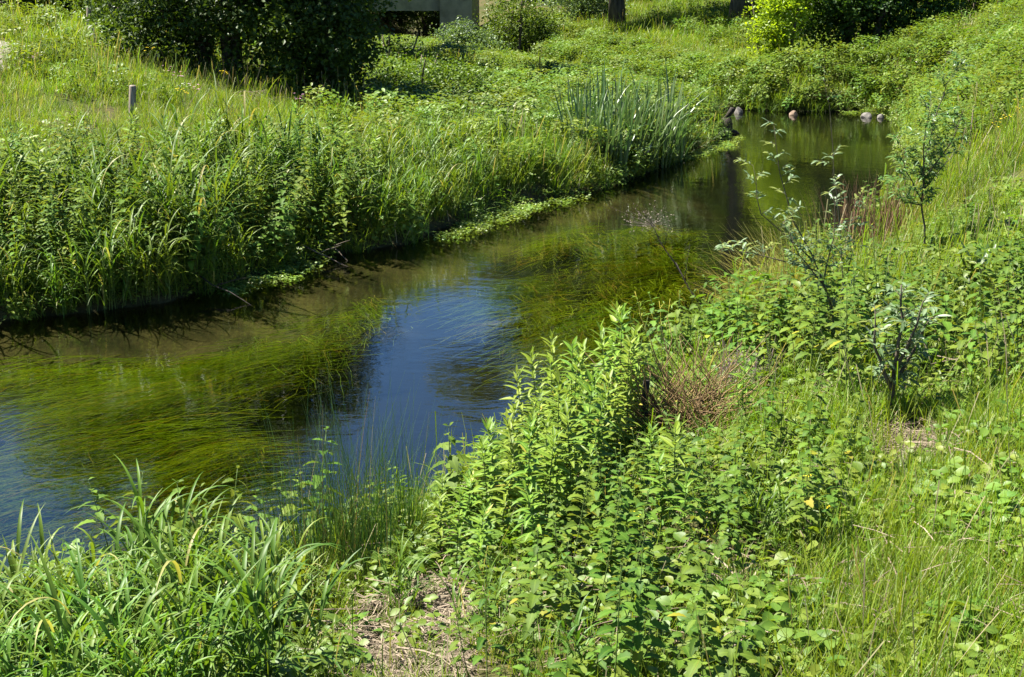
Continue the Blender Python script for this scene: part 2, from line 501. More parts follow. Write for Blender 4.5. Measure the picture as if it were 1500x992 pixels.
def empty(name, loc=(0, 0, 0), rz=0, sc=1, link=True):
    o = bpy.data.objects.new(name, None)
    o.empty_display_size = .2
    if link: COL.objects.link(o)
    o.location = loc
    o.rotation_euler = (0, 0, rz)
    o.scale = (sc, sc, sc)
    return o


def place(proto, loc, rz, sc, label, cat, group=None, tilt=(0, 0)):
    """copy of a prototype (an Empty with parts, or one mesh) as a thing of its own"""
    root, kids = proto
    c = root.copy(); COL.objects.link(c)
    c.location = loc; c.rotation_euler = (tilt[0], tilt[1], rz)
    c.scale = (sc, sc, sc) if np.isscalar(sc) else sc
    for k in kids:
        d = k.copy(); COL.objects.link(d); d.parent = c
    tag(c, label, cat, group)
    return c


def unit(v):
    v = Vector(v)
    return v.normalized() if v.length > 1e-9 else Vector((0, 0, 1))


def leaf(mb, base, d, up, L, Wd, n=6, droop=.15, fold=.25, tone=.5, prof=None, serr=0.0, curl=0.0):
    base, d = Vector(base), unit(d)
    side = unit(d.cross(Vector(up)))
    nrm = unit(side.cross(d))
    vs, mids, fs = [], [], []
    for i in range(n + 1):
        s = i / n
        w = Wd * (prof(s) if prof else math.sin(math.pi * min(1, s * .93 + .05)) ** .9) * .5
        if serr and 0 < i < n: w *= 1 + serr * (1 if i % 2 else -1)
        if i == n: w = Wd * .01
        c = base + d * (s * L) - Vector((0, 0, 1)) * (droop * s * s * L) + nrm * (curl * math.sin(s * 3.1) * L)
        vs += [c - side * w + nrm * (fold * w), c, c + side * w + nrm * (fold * w)]
        mids += [1, 0, 1]
    for i in range(n):
        a = i * 3
        fs += [(a, a + 1, a + 4, a + 3), (a + 1, a + 2, a + 5, a + 4)]
    mb.add(vs, fs, tone, mids)


def blade(mb, base, az, lean, curve, L, Wd, n=4, tone=.5, fold=0.0, twist=0.0, prof=None):
    p = Vector(base)
    vs, mids, fs = [], [], []
    step = L / n
    th = lean
    for i in range(n + 1):
        s = i / n
        w = Wd * (prof(s) if prof else (1 - s ** 2.2) * (0.6 + 0.4 * min(1, s * 4))) * .5
        a2 = az + twist * s
        side = Vector((-math.sin(a2), math.cos(a2), 0))
        up = Vector((-math.cos(az) * math.cos(th), -math.sin(az) * math.cos(th), math.sin(th)))
        w = max(w, Wd * .02)
        if fold:
            vs += [p - side * w + up * (fold * w), p, p + side * w + up * (fold * w)]; mids += [1, 0, 1]
        else:
            vs += [p - side * w, p + side * w]; mids += [1, 1]
        th = lean + curve * ((i + 1) / n) ** 1.4
        p = p + Vector((math.cos(az) * math.sin(th), math.sin(az) * math.sin(th), math.cos(th))) * step
    for i in range(n):
        if fold:
            a = i * 3
            fs += [(a, a + 1, a + 4, a + 3), (a + 1, a + 2, a + 5, a + 4)]
        else:
            a = i * 2
            fs += [(a, a + 1, a + 3, a + 2)]
    mb.add(vs, fs, tone, mids)


def tube(mb, pts, radii, sides=5, tone=.5, cap=True, jit=0.0):
    pts = [Vector(p) for p in pts]
    vs, fs = [], []
    n = len(pts)
    ref = Vector((0.3, 1, 0.1)).normalized()
    for i, p in enumerate(pts):
        t = unit((pts[min(i + 1, n - 1)] - pts[max(i - 1, 0)]))
        a = unit(t.cross(ref if abs(t.dot(ref)) < .95 else Vector((1, 0, 0))))
        b = t.cross(a)
        for k in range(sides):
            an = 2 * math.pi * k / sides
            r = radii[i] * (1 + (random.random() - .5) * jit)
            vs.append(p + (a * math.cos(an) + b * math.sin(an)) * r)
    for i in range(n - 1):
        for k in range(sides):
            k2 = (k + 1) % sides
            fs.append((i * sides + k, i * sides + k2, (i + 1) * sides + k2, (i + 1) * sides + k))
    if cap:
        fs.append(tuple(range((n - 1) * sides, n * sides)))
        fs.append(tuple(reversed(range(sides))))
    mb.add(vs, fs, tone)


def wob(a, b, n, amp):
    a, b = Vector(a), Vector(b)
    L = (b - a).length
    out = []
    for i in range(n + 1):
        s = i / n
        j = Vector((random.uniform(-1, 1), random.uniform(-1, 1), random.uniform(-.5, .5))) * amp * L * (math.sin(s * math.pi) if 0 < i < n else 0)
        out.append(a.lerp(b, s) + j)
    return out


U = random.uniform


# ------------------------------------------------------------------ plant prototypes
def nettle_proto(h, k):
    root = empty('nettle_plant', link=False)
    st, lf = MB(), MB()
    lx, ly = U(-.06, .06), U(-.06, .06)
    pts = [Vector((lx * s * s, ly * s * s, h * s)) for s in np.linspace(0, 1, 6)]
    tube(st, pts, [.0042 - .0028 * s for s in np.linspace(0, 1, 6)], 4)
    n = int(h / .052)
    a0 = U(0, 6)
    ov = lambda s: (math.sin(math.pi * min(1, s ** .7 * .96 + .02))) ** .8
    for i in range(n):
        s = .2 + .8 * (i / (n - 1))
        if s < .35 and random.random() < .5: continue
        size = .095 * math.sin(math.pi * (0.2 + .72 * s)) * U(.85, 1.1) + .014
        if s > .93: size *= .75
        p = Vector((lx * s * s, ly * s * s, h * s))
        for q in (0, 1):
            az = a0 + i * math.pi / 2 + q * math.pi + U(-.25, .25)
            el = U(-.15, .35) + (.5 if s > .93 else 0)
            d = Vector((math.cos(az) * math.cos(el), math.sin(az) * math.cos(el), math.sin(el)))
            pet = size * .22
            tip = p + d * pet
            tube(st, [p, tip], [.0014, .001], 3, cap=False)
            leaf(lf, tip, d, Vector((0, 0, 1)) + Vector((U(-.3, .3), U(-.3, .3), 0)), size, size * U(.5, .62), 8, U(.2, .5), U(.1, .4), random.random(), ov, .17)
    a = st.build('stem', M['stemgreen'], link=False)
    b = lf.build('foliage', M['nettle'], link=False)
    return (root, [a, b])


def lance_proto(h):
    root = empty('willowherb_plant', link=False)
    st, lf = MB(), MB()
    lx, ly = U(-.08, .08), U(-.08, .08)
    tube(st, [Vector((lx * s * s, ly * s * s, h * s)) for s in np.linspace(0, 1, 6)], [.0055 - .0035 * s for s in np.linspace(0, 1, 6)], 5)
    n = int(h / .014)
    pr = lambda s: math.sin(math.pi * min(1, .04 + s ** .75 * .96)) ** .9
    for i in range(n):
        s = .12 + .88 * i / (n - 1)
        if s < .4 and random.random() < .45: continue
        az = i * 2.4 + U(-.3, .3)
        t = max(0, (s - .72) / .28)
        el = U(.05, .4) + t * .75
        size = (.165 - .08 * t ** 1.5) * U(.8, 1.1) * (0.75 if s < .35 else 1)
        d = Vector((math.cos(az) * math.cos(el), math.sin(az) * math.cos(el), math.sin(el)))
        leaf(lf, (lx * s * s, ly * s * s, h * s), d, (U(-.25, .25), U(-.25, .25), 1), size, size * U(.20, .27), 6, U(.15, .45) * (1 - .6 * t), U(.2, .5), random.random(), pr)
    return (root, [st.build('stem', M['stemgreen'], link=False), lf.build('foliage', M['lance'], link=False)])


def reed_proto(h, nc, spread, wmul=1.0, name='reed_grass_clump', mat='reed'):
    root = empty(name, link=False)
    st, lf = MB(), MB()
    for c in range(nc):
        a = U(0, 6.283); r = spread * math.sqrt(random.random())
        b = Vector((math.cos(a) * r, math.sin(a) * r, -.03))
        hh = h * U(.55, 1.0)
        ln = U(.02, .3)
        az = a + U(-1, 1)
        top = b + Vector((math.cos(az) * math.sin(ln), math.sin(az) * math.sin(ln), math.cos(ln))) * hh * .8
        tube(st, [b, b.lerp(top, .5) + Vector((0, 0, .02)), top], [.003, .0026, .0015], 4, cap=False)
        nl = random.randint(5, 7)
        for i in range(nl):
            s = .12 + .88 * (i / (nl - 1))
            la = az + U(-2.6, 2.6)
            L = h * U(.34, .58)
            blade(lf, b.lerp(top, s), la, U(.15, .5), U(.7, 2.1), L, .0155 * U(.7, 1.25) * wmul, 7, random.random(), .3, U(-.5, .5))
    return (root, [st.build('stem', M['stemgreen'], link=False), lf.build('foliage', M[mat], link=False)])


def tuft_proto(h, n, spread, w, mat='meadow', seg=3, name='grass_tuft', lean=.45, curve=1.1, seed=0, herb=0):
    mb = MB()
    for i in range(n):
        a = U(0, 6.283); r = spread * math.sqrt(random.random())
        b = (math.cos(a) * r, math.sin(a) * r, -.02)
        blade(mb, b, U(0, 6.283), U(0, lean), U(.1, curve), h * U(.5, 1.05), w * U(.6, 1.3), seg, random.random() * .93 if random.random() < .94 else .97)
    for i in range(seed):
        a = U(0, 6.283); r = spread * math.sqrt(random.random())
        hh = h * U(1.1, 1.6); az = U(0, 6.28)
        blade(mb, (math.cos(a) * r, math.sin(a) * r, 0), az, U(0, .2), U(.1, .5), hh * .9, w * .5, 4, .97 if random.random() < .22 else .8, prof=lambda s: .5 if s < .75 else 1.6)
    return mb.build(name, M[mat], link=False)


def herb_proto(h, n, spread, size, mat='herb', aspect=.6, name='herb'):
    mb = MB()
    for i in range(n):
        a = U(0, 6.283); r = spread * math.sqrt(random.random())
        z = h * (random.random() ** .7)
        az = U(0, 6.283); el = U(-.2, .6)
        d = (math.cos(az) * math.cos(el), math.sin(az) * math.cos(el), math.sin(el))
        leaf(mb, (math.cos(a) * r, math.sin(a) * r, z), d, (U(-.4, .4), U(-.4, .4), 1), size * U(.6, 1.2), size * aspect * U(.8, 1.1), 4, U(.1, .4), U(.1, .4), random.random())
    for i in range(max(3, n // 10)):
        a = U(0, 6.283); r = spread * math.sqrt(random.random()) * .7
        blade(mb, (math.cos(a) * r, math.sin(a) * r, -.02), U(0, 6.28), U(0, .15), U(0, .3), h * U(.7, 1), .005, 2, .4)
    return mb.build(name, M[mat], link=False)


def rush_proto(h, n, spread, lean, mat, name, w=.0045, curve=.35, dirn=None):
    mb = MB()
    for i in range(n):
        a = U(0, 6.283); r = spread * math.sqrt(random.random())
        az = a + U(-.8, .8)
        if dirn is not None and random.random() < .7: az = dirn + U(-.8, .8)
        blade(mb, (math.cos(a) * r, math.sin(a) * r, -.03), az, U(0, lean), U(0, curve), h * U(.55, 1.05), w * U(.8, 1.3), 5, random.random(), fold=.8,
              prof=lambda s: 1 - .85 * s)
    return mb.build(name, M[mat], link=False)


def crown_mesh(name, lobes, n_clumps, per, leafsize, mat, sigma=.16, updir=.5):
    """lobes: (cx,cy,cz, rx,ry,rz); leaf faces gathered in clumps through each lobe's volume"""
    vol = np.array([l[3] * l[4] * l[5] for l in lobes]) ** .75
    pk = rng.choice(len(lobes), n_clumps, p=vol / vol.sum())
    Lb = np.array(lobes)[pk]
    d = rng.normal(size=(n_clumps, 3)); d /= np.linalg.norm(d, axis=1)[:, None]
    rr = rng.random(n_clumps) ** .42
    lump = 1 + .22 * (vnoise(d[:, 0] * 2 + pk * 7, d[:, 2] * 2 + d[:, 1] * 2, 1.3) - .5) * 2
    cc = Lb[:, :3] + d * Lb[:, 3:] * (rr * lump)[:, None]
    n = n_clumps * per
    c = np.repeat(cc, per, 0) + rng.normal(size=(n, 3)) * sigma * np.array([1, 1, .6])
    ctone = np.repeat(rng.random(n_clumps), per)
    nrm = rng.normal(size=(n, 3)); nrm[:, 2] += updir * 2; nrm /= np.linalg.norm(nrm, axis=1)[:, None]
    t = rng.normal(size=(n, 3)); t -= nrm * (t * nrm).sum(1)[:, None]; t /= np.linalg.norm(t, axis=1)[:, None]
    b = np.cross(nrm, t)
    sz = leafsize * rng.uniform(.6, 1.25, n)[:, None]
    V = np.empty((n, 4, 3))
    V[:, 0] = c - t * sz * .5
    V[:, 1] = c + b * sz * .33 + nrm * sz * .08
    V[:, 2] = c + t * sz * .55 - nrm * sz * .05
    V[:, 3] = c - b * sz * .33 + nrm * sz * .08
    Q = np.arange(n * 4).reshape(n, 4)
    tone = np.repeat(np.clip(ctone * .6 + rng.random(n) * .4, 0, .92), 4)
    return npmesh(name, V.reshape(-1, 3), Q, mat, tone, smooth=False)


def trunk_build(h, r, lobes, bark, parent=None, link=True, lean=0.0, name='trunk', multi=1):
    mb = MB()
    for s in range(multi):
        ox = U(-.3, .3) * (multi > 1); oy = U(-.3, .3) * (multi > 1)
        top = Vector((lean + ox * 3, oy * 3, h * .8))
        main = wob((ox, oy, -.3), top, 6, .02)
        tube(mb, main, [r * (1.25 if i == 0 else 1) * (1 - .12 * i) for i in range(7)], 9, jit=.12)
        for l in lobes:
            if multi > 1 and random.random() < .5: continue
            s0 = U(.35, .8)
            p0 = main[0].lerp(main[-1], s0)
            br = wob(p0, (l[0], l[1], l[2]), 4, .06)
            tube(mb, br, [r * .42 * (1 - .2 * i) for i in range(5)], 6)
            for q in range(3):
                e = Vector((l[0] + U(-1, 1) * l[3] * .8, l[1] + U(-1, 1) * l[4] * .8, l[2] + U(-.3, .9) * l[5]))
                tube(mb, wob(br[2], e, 3, .08), [r * .18, r * .13, r * .09, r * .04], 5)
    return mb.build(name, bark, parent, link)


def tree(name, loc, h, r, lobes, n_cl, per, ls, mat, label, cat='tree', group=None, sigma=.18, multi=1, lean=0.0, rz=0, trunk_mat=None):
    root = empty(name, loc, rz)
    tag(root, label, cat, group)
    t = trunk_build(h, r, lobes, trunk_mat or M['bark'], root, True, lean, 'trunk' if cat == 'tree' else 'branches', multi)
    me = crown_mesh('crown', lobes, n_cl, per, ls, mat, sigma)
    o = bpy.data.objects.new('crown' if cat == 'tree' else 'foliage', me); COL.objects.link(o); o.parent = root
    return root


# ------------------------------------------------------------------ setting: ground, water, path
ni, nj = len(GX), len(GY)
V = np.stack([gx, gy, GZ], -1).reshape(-1, 3)
I = np.arange(ni * nj).reshape(ni, nj)
Q = np.stack([I[:-1, :-1], I[1:, :-1], I[1:, 1:], I[:-1, 1:]], -1).reshape(-1, 4)
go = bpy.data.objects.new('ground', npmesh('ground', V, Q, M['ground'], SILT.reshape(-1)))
COL.objects.link(go); tag(go, 'earth banks and silty river bed', kind='structure')

wx, wy = np.array([-30, -6, 9.]), np.array([-4, 20, 86.])
wV = np.array([(x, y, 0.0) for x in wx for y in wy]); wI = np.arange(9).reshape(3, 3)
wQ = np.stack([wI[:-1, :-1], wI[1:, :-1], wI[1:, 1:], wI[:-1, 1:]], -1).reshape(-1, 4)
wo = bpy.data.objects.new('water', npmesh('water', wV, wQ, M['water']))
COL.objects.link(wo); tag(wo, 'clear rippled stream reflecting blue sky', kind='structure')

pc = [G(-70, 120), G(-38, 62), G(-14, 22)]
pc = pc + [pc[-1] + (pc[-1] - pc[-2]).normalized() * s for s in (3, 7, 14, 24)]
pts = []
for a, b in zip(pc[:-1], pc[1:]):
    for s in np.linspace(0, 1, 8, endpoint=False): pts.append(a.lerp(b, s))
mb = MB(); vs = []
for i, p in enumerate(pts):
    t = unit(pts[min(i + 1, len(pts) - 1)] - pts[max(i - 1, 0)]); n = Vector((-t.y, t.x, 0))
    for w in np.linspace(-.75, .75, 9):
        q = p + n * (w + .12 * math.sin(i * .9) * (abs(w) > .6)); vs.append(Vector((q.x, q.y, float(ground(q.x, q.y)) + .035 - .03 * (abs(w) > .7))))
mb.add(vs, [(i * 9 + k, i * 9 + k + 1, i * 9 + k + 10, i * 9 + k + 9) for i in range(len(pts) - 1) for k in range(8)], .5)
po = mb.build('path', M['gravel']); tag(po, 'pale gravel path at the top of the left slope', kind='structure')
PATH = np.array([(p.x, p.y) for p in pts])


# ------------------------------------------------------------------ scatter helpers
def cand(density, ylo, yhi, marg=2.0, slope=.43, xlo=None, xhi=None):
    out = []
    edges = np.linspace(ylo, yhi, 16)
    for a, b in zip(edges[:-1], edges[1:]):
        hw = slope * b + marg
        n = rng.poisson(density * 2 * hw * (b - a))
        out.append(np.c_[rng.uniform(-hw, hw, n), rng.uniform(a, b, n)])
    p = np.concatenate(out)
    z = ground(p[:, 0], p[:, 1])
    u, v = proj(p[:, 0], p[:, 1], z)
    return p[:, 0], p[:, 1], z, u, v


def path_ok(x, y):
    d = np.min(np.hypot(x[:, None] - PATH[None, :, 0], y[:, None] - PATH[None, :, 1]), 1)
    return d > .75


_gn_cache = {}


def scatter_stuff(name, label, cat, protos, pos, rz, tilt, scale, idx):
    n = len(pos)
    me = bpy.data.meshes.new(name)
    me.vertices.add(n); me.vertices.foreach_set('co', pos.astype(np.float32).ravel())
    a = me.attributes.new('rot', 'FLOAT_VECTOR', 'POINT')
    a.data.foreach_set('vector', np.c_[tilt[:, 0], tilt[:, 1], rz].astype(np.float32).ravel())
    a = me.attributes.new('scl', 'FLOAT_VECTOR', 'POINT')
    scale = scale if scale.ndim == 2 else np.repeat(scale[:, None], 3, 1)
    a.data.foreach_set('vector', scale.astype(np.float32).ravel())
    a = me.attributes.new('idx', 'INT', 'POINT'); a.data.foreach_set('value', idx.astype(np.int32))
    ob = bpy.data.objects.new(name, me); COL.objects.link(ob)
    tag(ob, label, cat, kind='stuff')
    col = bpy.data.collections.new(name + '_kinds')
    for i, p in enumerate(protos):
        p.name = f'{name}_{i:02d}'
        col.objects.link(p)
    ng = bpy.data.node_groups.new(name, 'GeometryNodeTree')
    ng.interface.new_socket('Geometry', in_out='INPUT', socket_type='NodeSocketGeometry')
    ng.interface.new_socket('Geometry', in_out='OUTPUT', socket_type='NodeSocketGeometry')
    N, L = ng.nodes, ng.links
    gi, go_ = N.new('NodeGroupInput'), N.new('NodeGroupOutput')
    iop = N.new('GeometryNodeInstanceOnPoints'); ci = N.new('GeometryNodeCollectionInfo')
    ci.inputs['Collection'].default_value = col
    ci.inputs['Separate Children'].default_value = True; ci.inputs['Reset Children'].default_value = True
    iop.inputs['Pick Instance'].default_value = True

    def na(nm, ty):
        k = N.new('GeometryNodeInputNamedAttribute'); k.data_type = ty; k.inputs['Name'].default_value = nm
        return k.outputs['Attribute']
    e2r = N.new('FunctionNodeEulerToRotation')
    L.new(na('rot', 'FLOAT_VECTOR'), e2r.inputs[0]); L.new(e2r.outputs[0], iop.inputs['Rotation'])
    L.new(na('scl', 'FLOAT_VECTOR'), iop.inputs['Scale']); L.new(na('idx', 'INT'), iop.inputs['Instance Index'])
    L.new(gi.outputs[0], iop.inputs['Points']); L.new(ci.outputs[0], iop.inputs['Instance'])
    L.new(iop.outputs[0], go_.inputs[0])
    md = ob.modifiers.new('scatter', 'NODES'); md.node_group = ng
    return ob


def scat(name, label, cat, protos, x, y, z, smin, smax, tilt=.12, sc=None, zs=None):
    n = len(x)
    s = rng.uniform(smin, smax, n) if sc is None else sc
    s = np.c_[s, s, s * (zs if zs is not None else 1)]
    return scatter_stuff(name, label, cat, protos, np.c_[x, y, z], rng.uniform(0, 6.283, n), rng.normal(0, tilt, (n, 2)), s, rng.integers(0, len(protos), n))


# regions: polygons of the ground as it appears in the photograph
L_NETTLE = [(-900, 560), (0, 468), (250, 438), (400, 393), (480, 370), (545, 360), (560, 272), (450, 258), (200, 280), (0, 292), (-900, 330)]
L_REED = [(520, 362), (600, 354), (690, 318), (705, 262), (640, 245), (550, 262)]
L_PENIN = [(685, 318), (750, 300), (900, 270), (940, 256), (985, 238), (930, 205), (820, 190), (700, 190), (560, 205), (560, 268), (640, 250)]
MIDHERB = [(540, 205), (700, 192), (840, 190), (850, 145), (700, 128), (600, 118), (545, 135)]
FARHERB = [(960, 158), (1130, 162), (1250, 163), (1262, 140), (1200, 112), (1000, 112), (930, 135)]
N_NETTLE = [(700, 992), (760, 860), (880, 760), (900, 690), (960, 660), (1060, 640), (1180, 640), (1220, 720), (1230, 800), (1170, 900), (1120, 1100), (620, 1150)]
N_NETTLE2 = [(1075, 560), (1120, 480), (1200, 450), (1290, 470), (1330, 560), (1260, 610), (1110, 610)]
N_NETTLE3 = [(1290, 540), (1370, 480), (1540, 440), (1900, 500), (1600, 600), (1380, 600)]
N_LANCE = [(630, 800), (700, 735), (790, 672), (860, 625), (920, 610), (940, 680), (870, 780), (760, 860), (650, 870)]
N_REED = [(-300, 1100), (-300, 990), (0, 938), (150, 915), (250, 890), (330, 880), (430, 900), (440, 1000), (380, 1150)]
N_LITTER = [(500, 1010), (520, 910), (600, 860), (700, 850), (720, 900), (690, 960), (640, 1060)]
N_LITTER2 = [(1225, 660), (1290, 620), (1390, 628), (1400, 680), (1300, 700)]
ALLN = [N_NETTLE, N_NETTLE2, N_NETTLE3]


def anyin(u, v, polys):
    r = np.zeros(u.shape, bool)
    for p in polys: r |= inpoly(u, v, p)
    return r


# ------------------------------------------------------------------ meadow grass (stuff)
near_t = [tuft_proto(.20, 38, .10, .0042, seg=4) for _ in range(5)] + [tuft_proto(.27, 30, .10, .005, seg=4, seed=1) for _ in range(3)]
mid_t = [tuft_proto(.28, 36, .16, .007, seed=1) for _ in range(5)] + [tuft_proto(.38, 28, .16, .008, seed=3) for _ in range(3)]
far_t = [tuft_proto(.26, 44, .26, .012) for _ in range(5)] + [tuft_proto(.36, 34, .26, .012, seed=3) for _ in range(3)]


def meadow(name, label, protos, dens, ylo, yhi, smin, smax):
    x, y, z, u, v = cand(dens, ylo, yhi)
    land = (distpoly(x, y, RIV) > .12) & ~inpoly(x, y, RIV) & path_ok(x, y)
    thin = anyin(u, v, ALLN + [L_NETTLE, N_LANCE, N_REED]) & (rng.random(len(x)) > .35)
    lit = anyin(u, v, [N_LITTER, N_LITTER2]) & (rng.random(len(x)) > .16)
    k = land & ~thin & ~lit & (rng.random(len(x)) < .25 + 1.3 * vnoise(x, y, .8))
    x, y, z = x[k], y[k], z[k]
    sc = rng.uniform(smin, smax, len(x)) * (.6 + .8 * vnoise(x, y, .45, 9))
    return scat(name, label, 'grass', protos, x, y, z, 0, 0, .15, sc)


meadow('meadow_grass', 'short sunlit meadow grass on the near right bank', near_t, 150, 3.4, 11, .8, 1.3)
meadow('bank_grass', 'meadow grass on the banks in the middle distance', mid_t, 50, 10, 26, .8, 1.3)
meadow('hillside_grass', 'meadow grass covering the far slopes', far_t, 22, 26, 66, .8, 1.4)

# bright grass on the point of land
pen_t = [tuft_proto(.62, 40, .18, .011, 'reed', 4, lean=.3, curve=1.3) for _ in range(5)]
x, y, z, u, v = cand(26, 14, 30)
k = inpoly(u, v, L_PENIN) & ((u < 850) | (rng.random(len(x)) < .3)) & (distpoly(x, y, RIV) > .25) & ~inpoly(x, y, RIV)
scat('tall_grass', 'bright tall grass on the point of land', 'grass', pen_t, x[k], y[k], z[k], .7, 1.2, .1)

# low herbs among the grass
low_h = [herb_proto(.12, 34, .13, .045, 'herb', .7) for _ in range(4)] + [herb_proto(.14, 26, .12, .06, 'yherb', .75) for _ in range(2)]
x, y, z, u, v = cand(60, 3.4, 15)
k = (distpoly(x, y, RIV) > .3) & ~inpoly(x, y, RIV) & ~(anyin(u, v, [N_LITTER, N_LITTER2]) & (rng.random(len(x)) > .12)) & (vnoise(x, y, 1.3, 5) > np.where(u > 1120, .22, .33))
scat('low_herbs', 'small leafy herbs among the grass on the near bank', 'herbs', low_h, x[k], y[k], z[k], .7, 1.3, .15)

mid_h = [herb_proto(.5, 90, .22, .085, 'herb', .5) for _ in range(4)] + [herb_proto(.45, 80, .22, .08, 'nettle', .55) for _ in range(2)]
x, y, z, u, v = cand(16, 10, 60)
out = (distpoly(x, y, RIV) > .25) & ~inpoly(x, y, RIV) & path_ok(x, y)
bed = anyin(u, v, [MIDHERB, FARHERB])
scattered = (vnoise(x, y, .5, 21) > .52) & (rng.random(len(x)) < np.where(u < 560, .12, np.where(y > 36, .22, np.where(u > 1270, .26, .42))))
edge = (distpoly(x, y, RIV) < 2.2) & (u > 560) & (y > 22)
k = out & (bed | scattered | edge) & ~inpoly(u, v, L_NETTLE)
scat('leafy_herbs', 'leafy green herb beds on the far banks', 'herbs', mid_h, x[k], y[k], z[k], .75, 1.35, .12)

# ------------------------------------------------------------------ nettles
NP = [nettle_proto(h, i) for i, h in enumerate((.5, .56, .62, .68, .75, .82))]
NL = [nettle_proto(h, i) for i, h in enumerate((.9, 1.0, 1.1))]


CLEAR = [(925, 725), (935, 630), (1075, 610), (1080, 700)]


def sample(poly_list, ylo, yhi, n, mind, extra=None):
    x, y, z, u, v = cand(60, ylo, yhi, 1.0)
    k = anyin(u, v, poly_list) & (distpoly(x, y, RIV) > .1) & ~inpoly(x, y, RIV)
    k &= ~inpoly(u, v, CLEAR)
    if extra is not None: k &= extra(u, v, x, y)
    P_ = np.c_[x, y, z][k]
    rng.shuffle(P_)
    got = []
    for p in P_:
        if all((p[0] - q[0]) ** 2 + (p[1] - q[1]) ** 2 > mind * mind for q in got):
            got.append(p)
            if len(got) >= n: break
    return got


infr = lambda u, v, x, y: (u > -30) & (u < 1530) & (v < 1090)
for i, p in enumerate(sample([N_NETTLE], 3.4, 9, 135, .115, lambda u, v, x, y: infr(u, v, x, y) & (vnoise(x, y, 1.9, 31) + np.clip((1180 - u) / 600, -.2, .25) > .42))):
    place(NP[i % 6], p, U(0, 6.28), U(.45, .8), 'green stinging nettle with toothed opposite leaves in the bottom middle foreground', 'nettle', 'nettles in the foreground patch', (U(-.22, .22), U(-.22, .22)))
for i, p in enumerate(sample([N_NETTLE2], 6, 14, 45, .17, infr)):
    place(NP[2 + i % 4], p, U(0, 6.28), U(.8, 1.15), 'dark green nettle in the shaded clump below the silvery willow stems', 'nettle', 'nettles below the willow stems', (U(-.1, .1), U(-.1, .1)))
for i, p in enumerate(sample([N_NETTLE3], 6, 14, 45, .17, infr)):
    place(NP[i % 6], p, U(0, 6.28), U(.7, 1.0), 'nettle with broad leaves at the right edge beyond the small brown stump', 'nettle', 'nettles at the right edge', (U(-.1, .1), U(-.1, .1)))
fr_ = sample([L_NETTLE], 11, 17, 75, .2, lambda u, v, x, y: infr(u, v, x, y) & (distpoly(x, y, RIV) < .9))
for i, p in enumerate(fr_):
    place(NL[i % 3], p, U(0, 6.28), U(.6, 1.1), 'tall nettle at the water edge of the left bank', 'nettle', 'nettles along the left water edge', (U(-.3, .3), U(-.3, .3)))


def flat(proto):
    """one mesh from stem and leaves of a prototype, for the far mass"""
    mats = [k.data.materials[0] for k in proto[1]]
    V_, F_, T_, D_, Mi = [], [], [], [], []
    for mi, k in enumerate(proto[1]):
        o = len(V_); me = k.data
        V_ += [v.co[:] for v in me.vertices]
        T_ += [a.value for a in me.attributes['tone'].data]; D_ += [a.value for a in me.attributes['mid'].data]
        for pl in me.polygons:
            F_.append([i + o for i in pl.vertices]); Mi.append(mi)
    me = bpy.data.meshes.new('plant'); me.from_pydata(V_, [], F_)
    a = me.attributes.new('tone', 'FLOAT', 'POINT'); a.data.foreach_set('value', T_)
    a = me.attributes.new('mid', 'FLOAT', 'POINT'); a.data.foreach_set('value', D_)
    for m in mats: me.materials.append(m)
    me.polygons.foreach_set('material_index', Mi); me.polygons.foreach_set('use_smooth', [True] * len(F_))
    return bpy.data.objects.new('plant', me)


x, y, z, u, v = cand(25, 9, 26)
k = inpoly(u, v, L_NETTLE) & (distpoly(x, y, RIV) > .15) & ~inpoly(x, y, RIV)
scat('nettle_bed', 'dense nettle bed covering the left bank', 'nettles', [flat(p) for p in NL + NP[3:]], x[k], y[k], z[k], .6, 1.2, .24)

eg = [tuft_proto(.45, 30, .12, .010, 'reed', 5, lean=.7, curve=1.6) for _ in range(3)] + [herb_proto(.28, 60, .16, .06, 'herb', .55) for _ in range(3)] + [flat(p) for p in NP[:2]]
x, y, z, u, v = cand(60, 6, 36)
dd = distpoly(x, y, RIV)
ins = inpoly(x, y, RIV)
k = ((~ins & (dd < .45)) | (ins & (dd < .06))) & ((u < 620) | (u > 900) | (rng.random(len(x)) < .35))
scat('bank_edge_plants', 'leafy growth hanging over the water along the banks', 'bank plants', eg, x[k], y[k], np.maximum(z[k], 0), .7, 1.25, .25)

# ------------------------------------------------------------------ willowherb, reed grass, rushes, iris
LP = [lance_proto(h) for h in (.55, .65, .75, .85)]
for i, p in enumerate(sample([N_LANCE], 5, 10, 64, .14)):
    place(LP[i % 4], p, U(0, 6.28), (.55 + .45 * float(np.clip((proj(*p)[0] - 640) / 220, 0, 1))) * U(.85, 1.08), 'pale green willowherb with narrow pointed leaves beside the water', 'willowherb', 'willowherb clump at the near water edge', (U(-.1, .1), U(-.1, .1)))
for (uu, vv, s) in ((968, 800, .8), (985, 790, .9), (1000, 812, .7), (945, 760, .75), (1085, 640, .7)):
    place(LP[int(uu) % 4], G(uu, vv), U(0, 6.28), s, 'willowherb with narrow leaves standing among the nettles right of the dark stake', 'willowherb', 'willowherb among the nettles')
x, y, z, u, v = cand(6.5, 11, 24)
k = inpoly(u, v, [(-900, 420), (0, 380), (300, 360), (560, 320), (570, 240), (300, 262), (0, 285), (-900, 320)]) & (distpoly(x, y, RIV) > .3)
scat('willowherb_bed', 'pale tipped willowherb rising from the left bank nettles', 'willowherb', [flat(p) for p in LP], x[k], y[k], z[k], .75, 1.3, .22)

